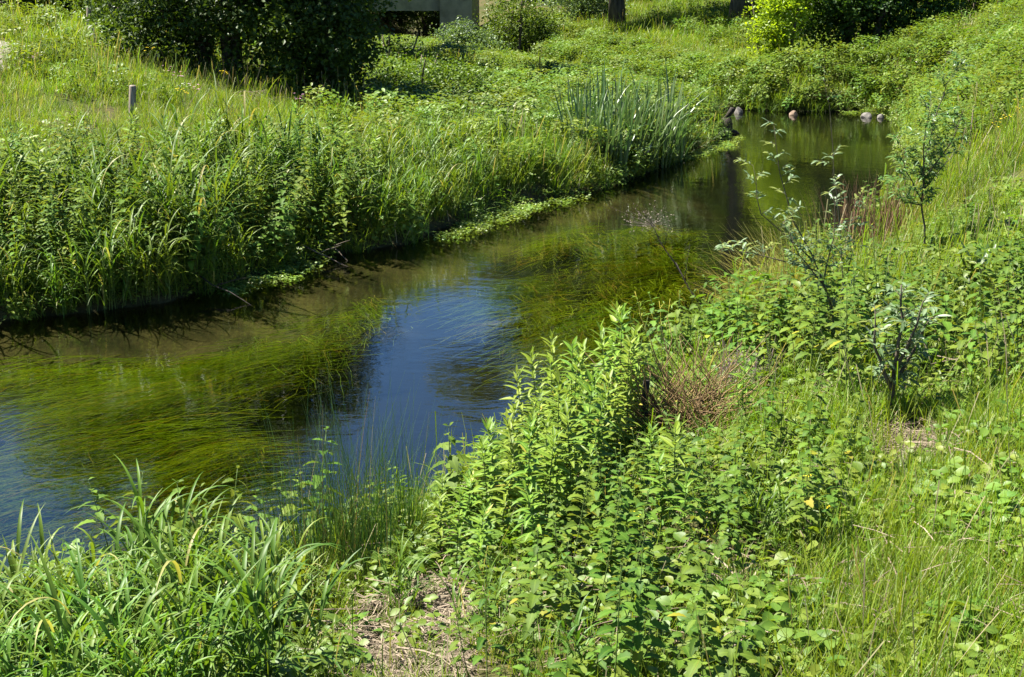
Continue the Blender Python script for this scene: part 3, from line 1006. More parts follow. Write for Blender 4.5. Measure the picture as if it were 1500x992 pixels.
RP = [reed_proto(h, n, s, 1.2) for h, n, s in ((.62, 11, .13), (.7, 12, .14), (.55, 10, .14), (.75, 11, .12))]
for i, p in enumerate(sample([N_REED], 4.5, 9, 40, .17)):
    place(RP[i % 4], p, U(0, 6.28), U(.7, 1.05), 'broad bladed arching grass clump in the bottom left corner', 'grass clump', 'broad grass clumps in the bottom left', (U(-.08, .08), U(-.08, .08)))
for (uu, vv) in ((700, 930), (585, 905), (470, 985), (455, 905), (1115, 800), (1150, 820), (870, 1010)):
    place(RP[int(uu) % 4], G(uu, vv), U(0, 6.28), U(.4, .6), 'small tuft of broad grass growing by the dry straw', 'grass clump', 'small grass tufts by the straw')
RL = [reed_proto(h, n, s, 1.25) for h, n, s in ((.95, 15, .16), (1.1, 15, .15), (.85, 14, .18))]
for i, (uu, vv, s) in enumerate(((140, 452, 1.0), (165, 448, .9), (205, 444, .95), (235, 438, .9), (300, 425, .8), (95, 455, .8), (270, 400, 1), (20, 458, .7), (180, 420, 1.1), (340, 400, .8))):
    place(RL[i % 3], G(uu, vv), U(0, 6.28), s, 'tall arching grass clump hanging over the left water edge', 'grass clump', 'grass clumps on the left water edge')
for i, p in enumerate(sample([L_REED], 13, 24, 36, .25)):
    place(RL[i % 3], p, U(0, 6.28), U(.7, 1.0), 'bright green grass clump at the corner of the left bank', 'grass clump', 'grass clumps at the bank corner')
x, y, z, u, v = cand(2.2, 10, 24)
k = inpoly(u, v, L_NETTLE) & (distpoly(x, y, RIV) > .2)
scat('reed_grass', 'tall grass blades among the left bank nettles', 'grass', [flat(p) for p in RL], x[k], y[k], z[k], .9, 1.3, .1)

RU = [rush_proto(h, n, s, .35, 'rush', 'rush_clump') for h, n, s in ((.95, 55, .09), (.8, 60, .1))]
for i, (uu, vv, s) in enumerate(((440, 845, 1.05), (500, 828, 1.2), (530, 815, 1.1), (565, 806, 1.05), (600, 795, .95), (470, 850, 1.1), (555, 850, .9), (400, 860, .95), (515, 850, 1.0))):
    place((RU[i % 2], []), G(uu, vv), U(0, 6.28), s, 'clump of thin upright rushes at the near water edge', 'rushes', 'rush clumps left of the willowherb')
rs = rush_proto(1.15, 110, .13, 1.05, 'sedge', 'sedge_clump', .0085, .6, math.pi)
for i, (uu, vv, s) in enumerate(((1140, 462, .85), (1165, 446, .85), (1120, 480, .75), (1190, 428, .8))):
    place((rs, []), G(uu, vv), U(-.4, .4), s, 'straw yellow sedge clump fanning over the water by the willow stems', 'sedge', 'yellow sedge clumps by the willow')
rb_ = rush_proto(.75, 36, .16, .35, 'brown', 'dead_rush_clump', .011, .3)
for (uu, vv, s) in ((1225, 385, 1.25), (1245, 376, 1.2), (1262, 366, 1.25), (1280, 362, 1.15), (1298, 357, 1.2), (1315, 352, 1.1), (1250, 390, 1.1), (1275, 380, 1.1)):
    place((rb_, []), G(uu, vv), U(0, 6.28), s, 'reddish brown dead rush stalks between the two willows', 'dead rushes', 'dead rush clumps between the willows')

IP = []
for h, n in ((1.3, 34), (1.15, 30), (1.4, 26)):
    mbi = MB()
    for i in range(n):
        a = U(0, 6.283); r = .22 * math.sqrt(random.random())
        blade(mbi, (math.cos(a) * r, math.sin(a) * r, -.05), a + U(-1, 1), U(0, .32), U(0, .3) if random.random() < .7 else U(.6, 1.6), h * U(.5, 1.05),   .034 * U(.8, 1.2), 5, random.random(), .35, U(-.4, .4), lambda s: (1 - s ** 4))
    IP.append(mbi.build('iris_clump', M['iris'], link=False))
for i, (uu, vv, s) in enumerate(((855, 236, .9), (880, 244, .95), (905, 250, 1.0), (935, 246, 1.0), (960, 240, 1.05), (985, 234, 1.0), (845, 214, .95), (868, 218, 1.0), (890, 222, 1.05), (912, 226, 1.0), (930, 232, .95), (880, 205, 1.0), (905, 208, 1.0), (950, 228, 1.05), (972, 222, 1.1), (958, 210, 1.0), (925, 212, .9), (836, 205, .8))):
    place((IP[i % 3], []), G(uu, vv), U(0, 6.28), s * 1.08, 'tall blue green sword leaved iris clump at the point of land', 'iris', 'iris clumps on the point')
low_r = rush_proto(.55, 70, .16, 1.0, 'rush', 'overhanging_sedge', .008, 1.5)
for (uu, vv, s) in ((990, 230, 1.1), (1012, 218, 1.2), (1030, 208, 1.1), (965, 238, 1.0), (1000, 205, 1.2)):
    place((low_r, []), G(uu, vv), U(0, 6.28), s, 'dark drooping sedge hanging over the water at the tip of the point', 'sedge', 'drooping sedges at the point tip')
for (uu, vv, s) in ((1042, 190, 1.0), (1035, 183, 1.1), (1025, 180, 1)):
    place((RU[0], []), G(uu, vv), U(0, 6.28), s, 'thin reed stems standing behind the tip of the point', 'rushes', 'reed stems behind the point')

# ------------------------------------------------------------------ willow saplings
LANCE = lambda s: math.sin(math.pi * min(1, .04 + s * .96)) ** .8


def sapling(name, loc, stems, r0, dens, L, mat, bark, label, twig=.25, bare=.35, group=None):
    root = empty(name, loc)
    tag(root, label, 'sapling', group)
    st, lf = MB(), MB()
    for si, poly in enumerate(stems):
        P_ = [Vector(p) for p in poly]
        pts = []
        for a, b in zip(P_[:-1], P_[1:]):
            for q in range(3): pts.append(a.lerp(b, q / 3) + Vector((U(-1, 1), U(-1, 1), 0)) * .008)
        pts.append(P_[-1])
        rr = r0 * (1 if si == 0 else .65)
        tube(st, pts, [rr * (1 - .8 * i / (len(pts) - 1)) for i in range(len(pts))], 6)
        tot = len(pts) - 1
        for i in range(tot):
            fr = i / tot
            if si == 0 and fr < bare: continue
            a, b = pts[i], pts[i + 1]
            seg = (b - a).length
            for q in range(max(1, int(seg * dens))):
                p = a.lerp(b, random.random())
                az = U(0, 6.283); el = U(.1, .9)
                d = Vector((math.cos(az) * math.cos(el), math.sin(az) * math.cos(el), math.sin(el)))
                tl = twig * U(.4, 1.0)
                e = p + d * tl
                tube(st, [p, p.lerp(e, .5) + Vector((0, 0, .01)), e], [.0022, .0016, .0008], 3, cap=False)
                nlv = int(tl / .018) + 2
                for w in range(nlv):
                    s = .2 + .8 * w / nlv
                    az2 = az + (1 if w % 2 else -1) * U(.4, 1.3)
                    el2 = el * .6 + U(-.5, .5)
                    dd = Vector((math.cos(az2) * math.cos(el2), math.sin(az2) * math.cos(el2), math.sin(el2)))
                    leaf(lf, p.lerp(e, s), dd, (U(-.7, .7), U(-.7, .7), 1), L * U(.6, 1.15), L * U(.2, .28), 4, U(.1, .5), U(.1, .4), random.random(), LANCE)
    st.build('stem', bark, root); lf.build('foliage', mat, root)
    return root


sapling('willow_sapling', G(1358, 380), [[(0, 0, -.1), (-.05, .0, .3), (-.09, 0, .55), (-.08, .03, .9), (-.02, .05, 1.3), (.08, .05, 1.6), (.2, .0, 1.85)],
        [(-.09, 0, .55), (-.22, .1, .8), (-.32, .15, 1.15)], [(-.08, 0, .7), (-.14, -.1, 1.1), (-.1, -.12, 1.45)], [(-.08, 0, .65), (.12, .1, .85), (.3, .15, 1.05)],
        [(-.08, 0, .75), (.1, -.15, 1.1), (.17, -.18, 1.4)], [(-.09, 0, .5), (-.3, -.1, .55), (-.38, -.15, .75)]],
        .011, 42, .078, M['willow'], M['twigbark'], 'young green willow with slender dark stem leaning left on the right bank', .2, .3)
sapling('willow_sapling', G(1222, 520), [[(0, 0, -.1), (-.03, 0, .32), (-.14, .05, .62), (-.32, .1, .95), (-.44, .1, 1.3), (-.5, .1, 1.65)],
        [(-.1, .02, .5), (-.02, .1, 1.0), (-.08, .1, 1.45)], [(-.1, .02, .5), (-.32, -.1, .75), (-.46, -.15, 1.0)], [(.0, 0, .3), (.1, .05, .75), (.1, .05, 1.15)],
        [(-.14, .05, .6), (-.6, .1, .72), (-.9, .1, .75)], [(-.2, .05, .7), (-.56, .15, 1.0), (-.62, .2, 1.35)]],
        .009, 24, .07, M['silver'], M['twigbark'], 'silvery leaved willow with several thin stems leaning over the water', .15, .38)
sapling('bare_willow_shoot', G(1235, 470), [[(0, 0, 0), (-.04, 0, .5), (-.14, 0, 1.2), (-.22, 0, 1.75), (-.27, 0, 2.05)]], .006, 1.3, .06, M['willow'], M['twigbark'],
        'tall thin bare willow shoot with a leafy tip against the pool', .14, .75)
sapling('silver_willow', G(1306, 622), [[(0, 0, -.1), (-.02, 0, .12), (.0, 0, .3), (.02, 0, .6), (.0, 0, .82)], [(-.02, 0, .2), (.12, .05, .45), (.2, .05, .62)], [(-.02, 0, .2), (-.12, .02, .45), (-.14, 0, .66)],
        [(0, 0, .3), (.06, -.1, .55), (.1, -.1, .75)]], .02, 30, .085, M['silver'], M['bark'], 'small silvery leaved willow sprouting from a short brown stump', .14, .3)
sapling('osier_shoots', G(968, 545), [[(0, 0, 0), (-.07, 0, .25), (-.18, 0, .5), (-.23, 0, .7)], [(0, 0, 0), (.0, 0, .3), (-.03, 0, .62)], [(0, 0, 0), (.04, 0, .35), (.06, 0, .64)], [(0, 0, 0), (-.02, .02, .3), (-.1, .02, .55)]], .014, 9, .055, M['lance'], M['stemyellow'],
        'bright yellow osier shoots with few leaves at the water edge', .08, .5)

# ------------------------------------------------------------------ dead stems, twigs, stakes, litter
def things_tube(name, mat, chains, label, cat, loc, group=None):
    mb = MB()
    for pts, radii in chains: tube(mb, pts, radii, 6, random.random(), jit=.15)
    o = mb.build(name, mat); o.location = loc
    return tag(o, label, cat, group)


p0 = G(1045, 470)
tw = [(wob((0, 0, 0), (-.35, .2, .62), 5, .03), [.013, .012, .010, .008, .007, .005]), (wob((-.3, .17, .52), (-.62, .35, 1.02), 5, .03), [.008, .007, .006, .005, .004, .003]),
      (wob((-.26, .15, .45), (-.22, .2, .8), 3, .03), [.004, .003, .002, .0015]), (wob((-.5, .3, .85), (-.72, .3, .98), 3, .05), [.003, .002, .002, .001]), (wob((-.45, .27, .78), (-.42, .3, 1.05), 3, .05), [.003, .002, .002, .001])]
dbr = things_tube('dead_branch', M['darkwood'], tw, 'dark dead branch with grey pink seedheads leaning left over the water', 'branch', p0)
mbs = MB()
for i in range(230):
    c = Vector((-.62, .35, 1.02)) + Vector((random.gauss(0, .12), random.gauss(0, .1), random.gauss(0, .07)))
    leaf(mbs, c, (U(-1, 1), U(-1, 1), U(-.4, 1)), (U(-1, 1), U(-1, 1), 1), .02, .007, 2, 0, .2, random.random())
    if i % 7 == 0: tube(mbs, [c, Vector((-.55, .33, .95))], [.0008, .0012], 3, .5, False)
mbs.build('seedheads', M['seed'], dbr)['kind'] = 'stuff'

mbs = MB()
for i in range(1400):
    a, r = U(0, 6.28), math.sqrt(random.random())
    c = Vector((math.cos(a) * r * .26, math.sin(a) * r * .2, .02 + .34 * (1 - r * r) * random.random() ** .5))
    leaf(mbs, c, (U(-1, 1), U(-1, 1), U(-.2, 1)), (U(-1, 1), U(-1, 1), 1), U(.015, .035), .007, 2, 0, .2, random.random())
for i in range(70):
    a = U(0, 6.28)
    tube(mbs, wob((math.cos(a) * .1, math.sin(a) * .08, 0), (math.cos(a) * U(.1, .3), math.sin(a) * U(.1, .25), U(.2, .45)), 3, .06), [.002, .0018, .0015, .001], 3, random.random(), False)
o = mbs.build('dry_seedhead_clump', M['seed']); o.location = G(1090, 585)
tag(o, 'pinkish grey clump of dried seedheads beside the shaded nettles', 'seedheads')

mbs = MB()
for i in range(380):
    a, r = U(0, 6.28), math.sqrt(random.random()) * .3
    b = Vector((math.cos(a) * r, math.sin(a) * r, U(0, .3)))
    e = b + Vector((U(-.4, .4), U(-.3, .3), U(-.1, .45)))
    tube(mbs, wob(b, e, 3, .08), [.0042, .0038, .003, .002], 3, random.random(), False)
o = mbs.build('brush_pile', M['brown']); o.location = G(1005, 655)
tag(o, 'tangled heap of reddish brown dead stems behind the dark stake', 'brush')

mbk = MB(); tube(mbk, [(0, 0, -.1), (.005, 0, .16), (-.004, 0, .36), (.008, 0, .48)], [.028, .024, .022, .02], 9, jit=.25)
o = mbk.build('dark_stake', M['darkwood']); o.location = G(943, 668)
tag(o, 'short dark rotten stake standing among willowherb and nettles', 'stake')

for (uu, vv, hh, r, lab) in ((195, 190, .62, .05, 'weathered wooden post rising from the left bank nettles'), (131, 56, .62, .05, 'thin wooden post near the gravel path on the left slope')):
    b = G(uu, vv)
    mbp = MB(); tube(mbp, [(0, 0, -.4), (0.0, 0, 0), (.01, 0, hh * .5), (.035, .0, hh - .02), (.036, 0, hh)], [r, r, r * .97, r * .95, r * .8], 12, jit=.1)
    o = mbp.build('wooden_post', M['postwood']); o.location = b + Vector((0, 0, 0)); tag(o, lab, 'post')

b = G(940, 243)
things_tube('bleached_stump', M['palewood'], [([(0, 0, -.1), (.01, 0, .15), (-.01, 0, .36)], [.05, .045, .03]), ([(.0, 0, .12), (.1, 0, .25), (.16, .02, .36)], [.03, .022, .012]), ([(-.03, 0, .05), (-.28, -.05, .02), (-.5, 0, .06)], [.022, .018, .01]),
            ([(0, 0, .25), (-.08, 0, .36), (-.1, .02, .42)], [.02, .015, .008])], 'bleached forked driftwood stump under the iris leaves', 'stump', b)
b = P(1062, 196)
things_tube('dark_snag', M['darkwood'], [([(0, 0, -.3), (.0, 0, .05), (.03, 0, .22), (.02, 0, .33)], [.17, .15, .12, .08]), ([(.02, 0, .3), (.08, 0, .42), (.13, 0, .5), (.17, 0, .5)], [.06, .05, .06, .03]), ([(.05, 0, .05), (.22, 0, .02), (.32, 0, -.05)], [.07, .05, .03])],
            'black hunched snag standing in the water at the far bend', 'snag', Vector(b))
b = G(1415, 272)
mbq = MB(); tube(mbq, wob((0, 0, -.05), (.01, 0, 1.0), 4, .01), [.007, .0065, .006, .005, .003], 5, .8)
tube(mbq, wob((.0, 0, .55), (.04, 0, 1.25), 3, .01), [.004, .003, .002, .001], 4, .8)
o = mbq.build('dry_reed_stalk', M['straw']); o.location = b; tag(o, 'tall straw coloured dry stalk right of the green willow', 'stalk')
b = G(790, 128)
mbq = MB(); tube(mbq, [(0, 0, -.2), (0, 0, .2), (.01, 0, .75)], [.02, .02, .018], 8)
o = mbq.build('marker_stake', M['orangepaint']); o.location = b; tag(o, 'small yellow orange stake by the shaded bank beyond the grass', 'stake')

mbd = MB()
for i in range(9):
    az = U(0, 6.28); el = U(.7, 1.4)
    leaf(mbd, (0, 0, U(.05, .25)), (math.cos(az) * math.cos(el), math.sin(az) * math.cos(el), math.sin(el)), (math.cos(az), math.sin(az), .3), U(.3, .5), .07, 7, .1, .3, random.random())
dk = mbd.build('dock_plant', M['dock'], link=False)
for (uu, vv) in ((1435, 430), (1420, 445)):
    place((dk, []), G(uu, vv), U(0, 6), .8, 'dark upright dock leaves on the right bank', 'dock', 'dock plants on the right bank')

for (uu, vv, az, L_, lab) in ((455, 384, -.5, .6, 'thin grey dead stick poking from the left bank over the water, nearest the inlet'), (480, 374, -.9, .5, 'short brown dead twig at the water line where the left bank steps back'),
                              (300, 432, -.7, .8, 'dark thin dead stick slanting into the water from the left bank')):
    b_ = P(uu, vv)
    things_tube('dead_stick', M['bark'] if uu != 300 else M['darkwood'], [(wob((-.25 * math.cos(az), -.25 * math.sin(az), .22), (L_ * math.cos(az), L_ * math.sin(az), -.02), 5, .04), [.008, .0075, .007, .006, .004, .003]),
                (wob((.25 * L_ * math.cos(az), .25 * L_ * math.sin(az), .13), (.6 * L_ * math.cos(az + .5), .6 * L_ * math.sin(az + .5), .2), 3, .05), [.006, .005, .004, .002])], lab, 'stick', Vector(b_))

# rocks
def rock(loc, sx, sy, sz, mat, label, seed, group=None):
    import bmesh
    bm = bmesh.new(); bmesh.ops.create_icosphere(bm, subdivisions=3, radius=1)
    r = random.Random(seed)
    pl = [(unit((r.uniform(-1, 1), r.uniform(-1, 1), r.uniform(-.4, 1))), r.uniform(.4, .75)) for _ in range(12)]
    for v in bm.verts:
        for n, d in pl:
            e = v.co.dot(n) - d
            if e > 0: v.co -= n * e * .9
        v.co = Vector((v.co.x * sx, v.co.y * sy, v.co.z * sz))
    me = bpy.data.meshes.new('rock'); bm.to_mesh(me); bm.free(); me.materials.append(mat)
    o = bpy.data.objects.new('rock', me); COL.objects.link(o); o.location = loc; o.rotation_euler = (0, 0, r.uniform(0, 6))
    return tag(o, label, 'rock', group)


def RP_(u, v): return Vector(P(u, v)) + Vector((0, 0, .03))
rock(RP_(1082, 166), .15, .13, .18, M['rock'], 'pale pink pointed rock at the far water edge', 1)
rock(RP_(1267, 172), .17, .13, .11, M['rock'], 'pale rounded rock at the right end of the pool', 2)
rock(RP_(1289, 173), .12, .1, .08, M['rock'], 'smaller grey rock beside the pale one at the right end of the pool', 3)
rock(RP_(1163, 169), .12, .1, .13, M['brownrock'], 'small brown block of stone below the leafy far bank', 4)
rock(Vector(P(975, 240)) + Vector((0, 0, .03)), .17, .14, .08, M['rock'], 'low pale stone in the water by the bleached stump', 7)

ds = [rush_proto(.8, 7, .12, .5, 'straw', 'dry_stalk', .007, .5) for _ in range(3)] + [rush_proto(.55, 5, .1, .7, 'brown', 'dry_stalk', .007, .4)]
x, y, z, u, v = cand(1.1, 6, 34)
k = (distpoly(x, y, RIV) > .3) & ~inpoly(x, y, RIV) & ((u > 1050) | (u < 560)) & ((v < 640) | (u > 1250))
scat('dry_stalks', 'dead straw coloured stalks scattered through the bank plants', 'dry stalks', ds, x[k], y[k], z[k], .5, 1.1, .25)

# straw litter (stuff): dry stems lying on the ground
def litter(name, label, poly, n, ylo, yhi, lmin=.06, lmax=.26, mat='straw', zmax=.05):
    x, y, z, u, v = cand(4000, ylo, yhi, .5)
    k = np.where(anyin(u + 60 * (vnoise(x, y, 4, 2) - .5), v + 60 * (vnoise(x, y, 4, 8) - .5), poly) & (vnoise(x, y, 7, 3) > .3))[0]
    k = rng.choice(k, min(n, len(k)), replace=False)
    x, y, z = x[k], y[k], z[k]; n = len(k)
    az = rng.uniform(0, 6.283, n); el = rng.normal(.05, .16, n); L = rng.uniform(lmin, lmax, n); w = rng.uniform(.0012, .003, n)
    c = np.c_[x, y, z + .008 + rng.random(n) * zmax]
    d = np.c_[np.cos(az) * np.cos(el), np.sin(az) * np.cos(el), np.sin(el)]
    s = np.c_[-np.sin(az), np.cos(az), np.zeros(n)] + np.c_[np.zeros(n), np.zeros(n), rng.uniform(-.8, .8, n)]
    bend = np.c_[np.zeros((n, 2)), -rng.uniform(0, .12, n) * L]
    V_ = np.empty((n, 6, 3))
    a, b, e = c - d * (L / 2)[:, None] + bend, c, c + d * (L / 2)[:, None] + bend
    for i, q in enumerate((a, b, e)):
        V_[:, 2 * i] = q - s * w[:, None]; V_[:, 2 * i + 1] = q + s * w[:, None]
    I_ = np.arange(n)[:, None] * 6
    Q_ = np.concatenate([I_ + np.array([[0, 1, 3, 2]]), I_ + np.array([[2, 3, 5, 4]])])
    o = bpy.data.objects.new(name, npmesh(name, V_.reshape(-1, 3), Q_, M[mat], np.repeat(rng.random(n), 6)))
    COL.objects.link(o); return tag(o, label, 'straw', kind='stuff')


litter('straw_litter', 'dry pale straw and dead stems on bare ground in the bottom foreground', [N_LITTER], 3800, 3.4, 8)
litter('dry_stem_litter', 'dry brown stems on the ground around the small willow stump', [N_LITTER2], 2200, 6, 9)
litter('dead_grass', 'scattered dead grass stems among the near bank plants', [[(420, 900), (900, 620), (1130, 520), (1500, 450), (1700, 992), (1500, 1100), (400, 1100)]], 2600, 3.4, 12, zmax=.12)
litter('hay_patch', 'flattened dry grass on the left slope', [[(330, 145), (350, 118), (400, 118), (420, 150)]], 900, 20, 34, .2, .6, zmax=.25)
litter('trodden_grass', 'dry trodden grass along the right hillside', [[(1330, 110), (1400, 60), (1500, 15), (1530, 60), (1420, 90), (1370, 120)]], 900, 18, 45, .2, .6, zmax=.35)

# ------------------------------------------------------------------ cress and water weed
cr = [herb_proto(.06, 46, .16, .035, 'cress', .85) for _ in range(4)]
CRESS = [[(640, 350), (690, 318), (760, 298), (850, 282), (850, 290), (770, 312), (700, 338), (650, 356)], [(330, 425), (400, 398), (470, 372), (475, 382), (410, 412), (340, 432)],
         [(985, 243), (1040, 216), (1085, 200), (1075, 214), (1030, 226)], [(1225, 165), (1310, 166), (1325, 182), (1290, 168)]]
x, y, z, u, v = cand(45, 11, 34)
u, v = proj(x, y, np.zeros_like(x))
k = anyin(u, v, CRESS)
scat('watercress', 'floating pale green watercress along the water edges', 'watercress', cr, x[k], y[k], np.maximum(z[k], -.03), .7, 1.3, .08)

wp = []
for q in range(7):
    mbw = MB()
    dirw = U(-.15, .15)
    for i in range(48):
        yy = random.gauss(0, .13); xx = U(-.25, .5); z0 = U(-.16, -.02)
        L = U(.5, 1.3); n = 7; ph = U(0, 6.28); am = U(.01, .08); w = U(.002, .0055)
        vs, fs = [], []
        for j in range(n + 1):
            s = j / n
            c = Vector((xx + s * L, yy + s * L * (dirw + random.gauss(0, .01)) + am * math.sin(ph + s * 7) + s * random.gauss(0, .02), z0 + .05 * math.sin(s * 3.0) - .05))
            vs += [c - Vector((0, w * (1.1 - s), .0)), c + Vector((0, w * (1.1 - s), w))]
        mbw.add(vs, [(2 * j, 2 * j + 1, 2 * j + 3, 2 * j + 2) for j in range(n)], random.random())
    wp.append(mbw.build('weed', M['weed'], link=False))
x, y, z, u, v = cand(22, 5, 30)
u, v = proj(x, y, np.zeros_like(x))
dd = distpoly(x, y, RIV)
left_d = np.min([np.hypot(x - P(a, b)[0], y - P(a, b)[1]) for a, b in river_px_left[:14]], 0)
SKYPATCH = [(490, 490), (600, 375), (690, 335), (745, 350), (750, 400), (790, 450), (870, 560), (820, 660), (700, 720), (560, 720), (440, 640), (420, 540)]
dens = np.where(y > 19.5, 0.0, .66) * np.where(inpoly(u, v, SKYPATCH), 0.0, 1)
k = inpoly(x, y, RIV) & (dd > .25) & (left_d > 1.3 - .6 * vnoise(x, y, .7)) & ((vnoise((x * .76 - y * .65) * 1.9, (x * .65 + y * .76) * .7, 1.0, 4) > .5) | (inpoly(u, v, [(-200, 640), (100, 590), (400, 560), (560, 660), (420, 740), (100, 800), (-200, 800)]) & (rng.random(len(x)) < .45)) | inpoly(u, v, [(745, 385), (900, 345), (1010, 340), (1030, 430), (960, 480), (840, 470)])) & (rng.random(len(x)) < dens)
x, y = x[k], y[k]
n = len(x)
ang = np.where(y > 13, math.atan2(-.92, -.39), math.atan2(-.76, -.65)) + rng.normal(0, .2, n)
s = rng.uniform(.7, 1.2, n)
scatter_stuff('water_weed', 'long strands of green weed streaming under the water', 'water weed', wp, np.c_[x, y, -.10 - rng.random(n) * .14], ang, rng.normal(0, .02, (n, 2)), np.c_[s, s, s], rng.integers(0, 7, n))

# ------------------------------------------------------------------ flowers
def flower_proto(mat, h, n, size, spread, name):
    root = empty(name, link=False)
    st, fl = MB(), MB()
    for i in range(n):
        a = U(0, 6.28); r = spread * math.sqrt(random.random())
        t = Vector((math.cos(a) * r, math.sin(a) * r, h * U(.8, 1.05)))
        tube(st, [(t.x * .3, t.y * .3, 0), t], [.003, .002], 3, cap=False)
        for q in range(7):
            az = q * .9
            leaf(fl, t, (math.cos(az), math.sin(az), U(.1, .5)), (0, 0, 1), size, size * .6, 3, .1, .2, .5)
    return (root, [st.build('stem', M['stemgreen'], link=False), fl.build('blossom', mat, link=False)])


YF = flower_proto(M['yellow'], .55, 9, .025, .12, 'yellow_flower')
PF = flower_proto(M['pink'], .55, 7, .03, .12, 'pink_flower')
WF = flower_proto(M['white'], .5, 8, .03, .12, 'white_flower')
for (uu, vv) in ((222, 100), (330, 135), (270, 168)):
    place(YF, G(uu, vv + 10), U(0, 6), .9, 'small yellow flower head on the left slope', 'flower', 'yellow flowers on the left slope')
for (uu, vv) in ((1420, 118), (1490, 205), (1470, 215), (1500, 190), (1455, 225)):
    place(YF, G(uu, vv), U(0, 6), .8, 'yellow flower head on the right slope', 'flower', 'yellow flowers on the right slope')
for (uu, vv) in ((1170, 690), (1178, 730), (1212, 780), (930, 785)):
    place(YF, G(uu, vv), U(0, 6), .22, 'tiny yellow flower among the near nettles', 'flower', 'tiny yellow flowers in the foreground')
for (uu, vv) in ((248, 140), (262, 150), (289, 170), (440, 182), (55, 122)):
    place(PF, G(uu, vv), U(0, 6), .9, 'pale pink flower head on the left slope', 'flower', 'pink flowers on the left slope')
for (uu, vv) in ((160, 80), (178, 86), (272, 160), (1345, 115), (1395, 100)):
    place(WF, G(uu, vv), U(0, 6), .8, 'white flower head standing in the meadow slope', 'flower', 'white flowers in the meadow')

# ------------------------------------------------------------------ bushes and trees
def at(u, y):
    x = (u - 750) / F * y / math.cos(PITCH) * 1.0
    x = (u - 750) / F * (y * cp + (CAM_H - float(ground((u - 750) / F * y, y))) * sp)
    return Vector((x, y, float(ground(x, y)) - .05))


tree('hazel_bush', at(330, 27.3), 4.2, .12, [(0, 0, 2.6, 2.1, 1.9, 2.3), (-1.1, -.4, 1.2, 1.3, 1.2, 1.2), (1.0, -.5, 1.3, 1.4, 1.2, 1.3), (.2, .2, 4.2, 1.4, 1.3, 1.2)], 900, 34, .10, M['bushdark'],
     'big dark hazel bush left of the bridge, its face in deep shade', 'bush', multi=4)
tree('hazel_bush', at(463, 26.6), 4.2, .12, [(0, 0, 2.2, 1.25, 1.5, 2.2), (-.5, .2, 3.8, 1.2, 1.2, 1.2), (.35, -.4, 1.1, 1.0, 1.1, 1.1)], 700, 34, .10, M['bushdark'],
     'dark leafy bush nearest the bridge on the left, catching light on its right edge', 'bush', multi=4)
tree('hedge_bush', at(195, 32), 2.4, .07, [(0, 0, 1.3, 1.6, 1.4, 1.4), (1.0, -.3, .9, 1.0, 1.0, 1.0)], 380, 30, .09, M['bushmid'], 'green bush at the top of the left slope beside the dark hazel', 'bush', multi=3)
tree('hedge_bush', at(40, 40), 3.5, .08, [(0, 0, 1.8, 2.2, 1.8, 1.9), (-1.5, 0, 1.5, 1.5, 1.5, 1.4)], 400, 30, .11, M['bushmid'], 'green bush behind the gravel path at the top left corner', 'bush', multi=3)
tree('roadside_tree', at(428, 38.5), 7.5, .16, [(0, 0, 4.6, 2.0, 2.0, 2.4), (.3, 0, 2.8, 1.5, 1.7, 1.6), (-1, 0, 3, 1.8, 1.8, 1.8), (2.6, -3.5, 3.1, .9, 1.7, .5), (3.6, -3.5, 3.2, .9, 2.0, .5), (4.6, -3.6, 3.1, .9, 1.9, .5), (5.5, -3.7, 3.1, .8, 1.5, .45)], 2300, 30, .14, M['bushdark'], 'dark tree behind the hazel bushes with a long limb added out of view to shade the bank', 'tree')  # forward lobes form an unseen limb, added to cast shade on the bank
tree('low_bush', at(572, 34), 1.4, .05, [(0, 0, .45, .7, .9, .5), (.6, -.3, .3, .6, .7, .35)], 160, 26, .08, M['bushmid'], 'low rounded bush lit on top below the bridge opening', 'bush', multi=3)
tree('low_bush', at(600, 28.5), 1.2, .04, [(0, 0, .4, 1.3, .8, .55), (1.0, -.2, .35, .9, .7, .45)], 240, 28, .07, M['bushmid'], 'low leafy thicket behind the bright grass left of the shaded bank', 'bush', multi=3)
tree('sallow_bush', at(668, 50), 1.3, .04, [(0, 0, .55, .7, .8, .75), (.8, -.2, .4, .8, .8, .55), (.5, 0, .9, .4, .4, .5)], 260, 26, .09, M['bushgrey'], 'grey green sallow bush in front of the bridge pier', 'bush', multi=3)
tree('sallow_bush', at(752, 52), 3.0, .06, [(0, 0, 1.5, 1.1, 1.2, 1.6), (1.2, 0, 1.0, .8, 1.0, 1.0), (-.7, .2, .8, .6, .8, .9)], 360, 28, .10, M['bushmid'], 'bright green bush right of the bridge pier', 'bush', multi=3)
tree('sallow_bush', at(848, 56), 2.6, .06, [(0, 0, 1.2, 1.3, 1.1, 1.2), (.9, 0, .8, 1.0, 1.0, .8)], 330, 28, .10, M['bushgrey'], 'grey green bush left of the dark tree trunk on the far meadow', 'bush', multi=3)
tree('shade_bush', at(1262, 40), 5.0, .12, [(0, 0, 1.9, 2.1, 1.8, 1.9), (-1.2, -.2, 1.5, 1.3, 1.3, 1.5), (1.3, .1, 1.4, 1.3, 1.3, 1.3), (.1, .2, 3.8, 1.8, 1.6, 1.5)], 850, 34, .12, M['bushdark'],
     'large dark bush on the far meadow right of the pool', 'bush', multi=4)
tree('maple_bush', at(1133, 38.5), 2.8, .06, [(0, 0, 1.4, .55, .7, 1.3), (.4, .2, 2.2, .7, .7, .9), (-.1, 0, .8, .45, .5, .7)], 260, 28, .10, M['bushlight'], 'bright yellow green bush lit by the sun beside the large dark bush', 'bush', multi=3)
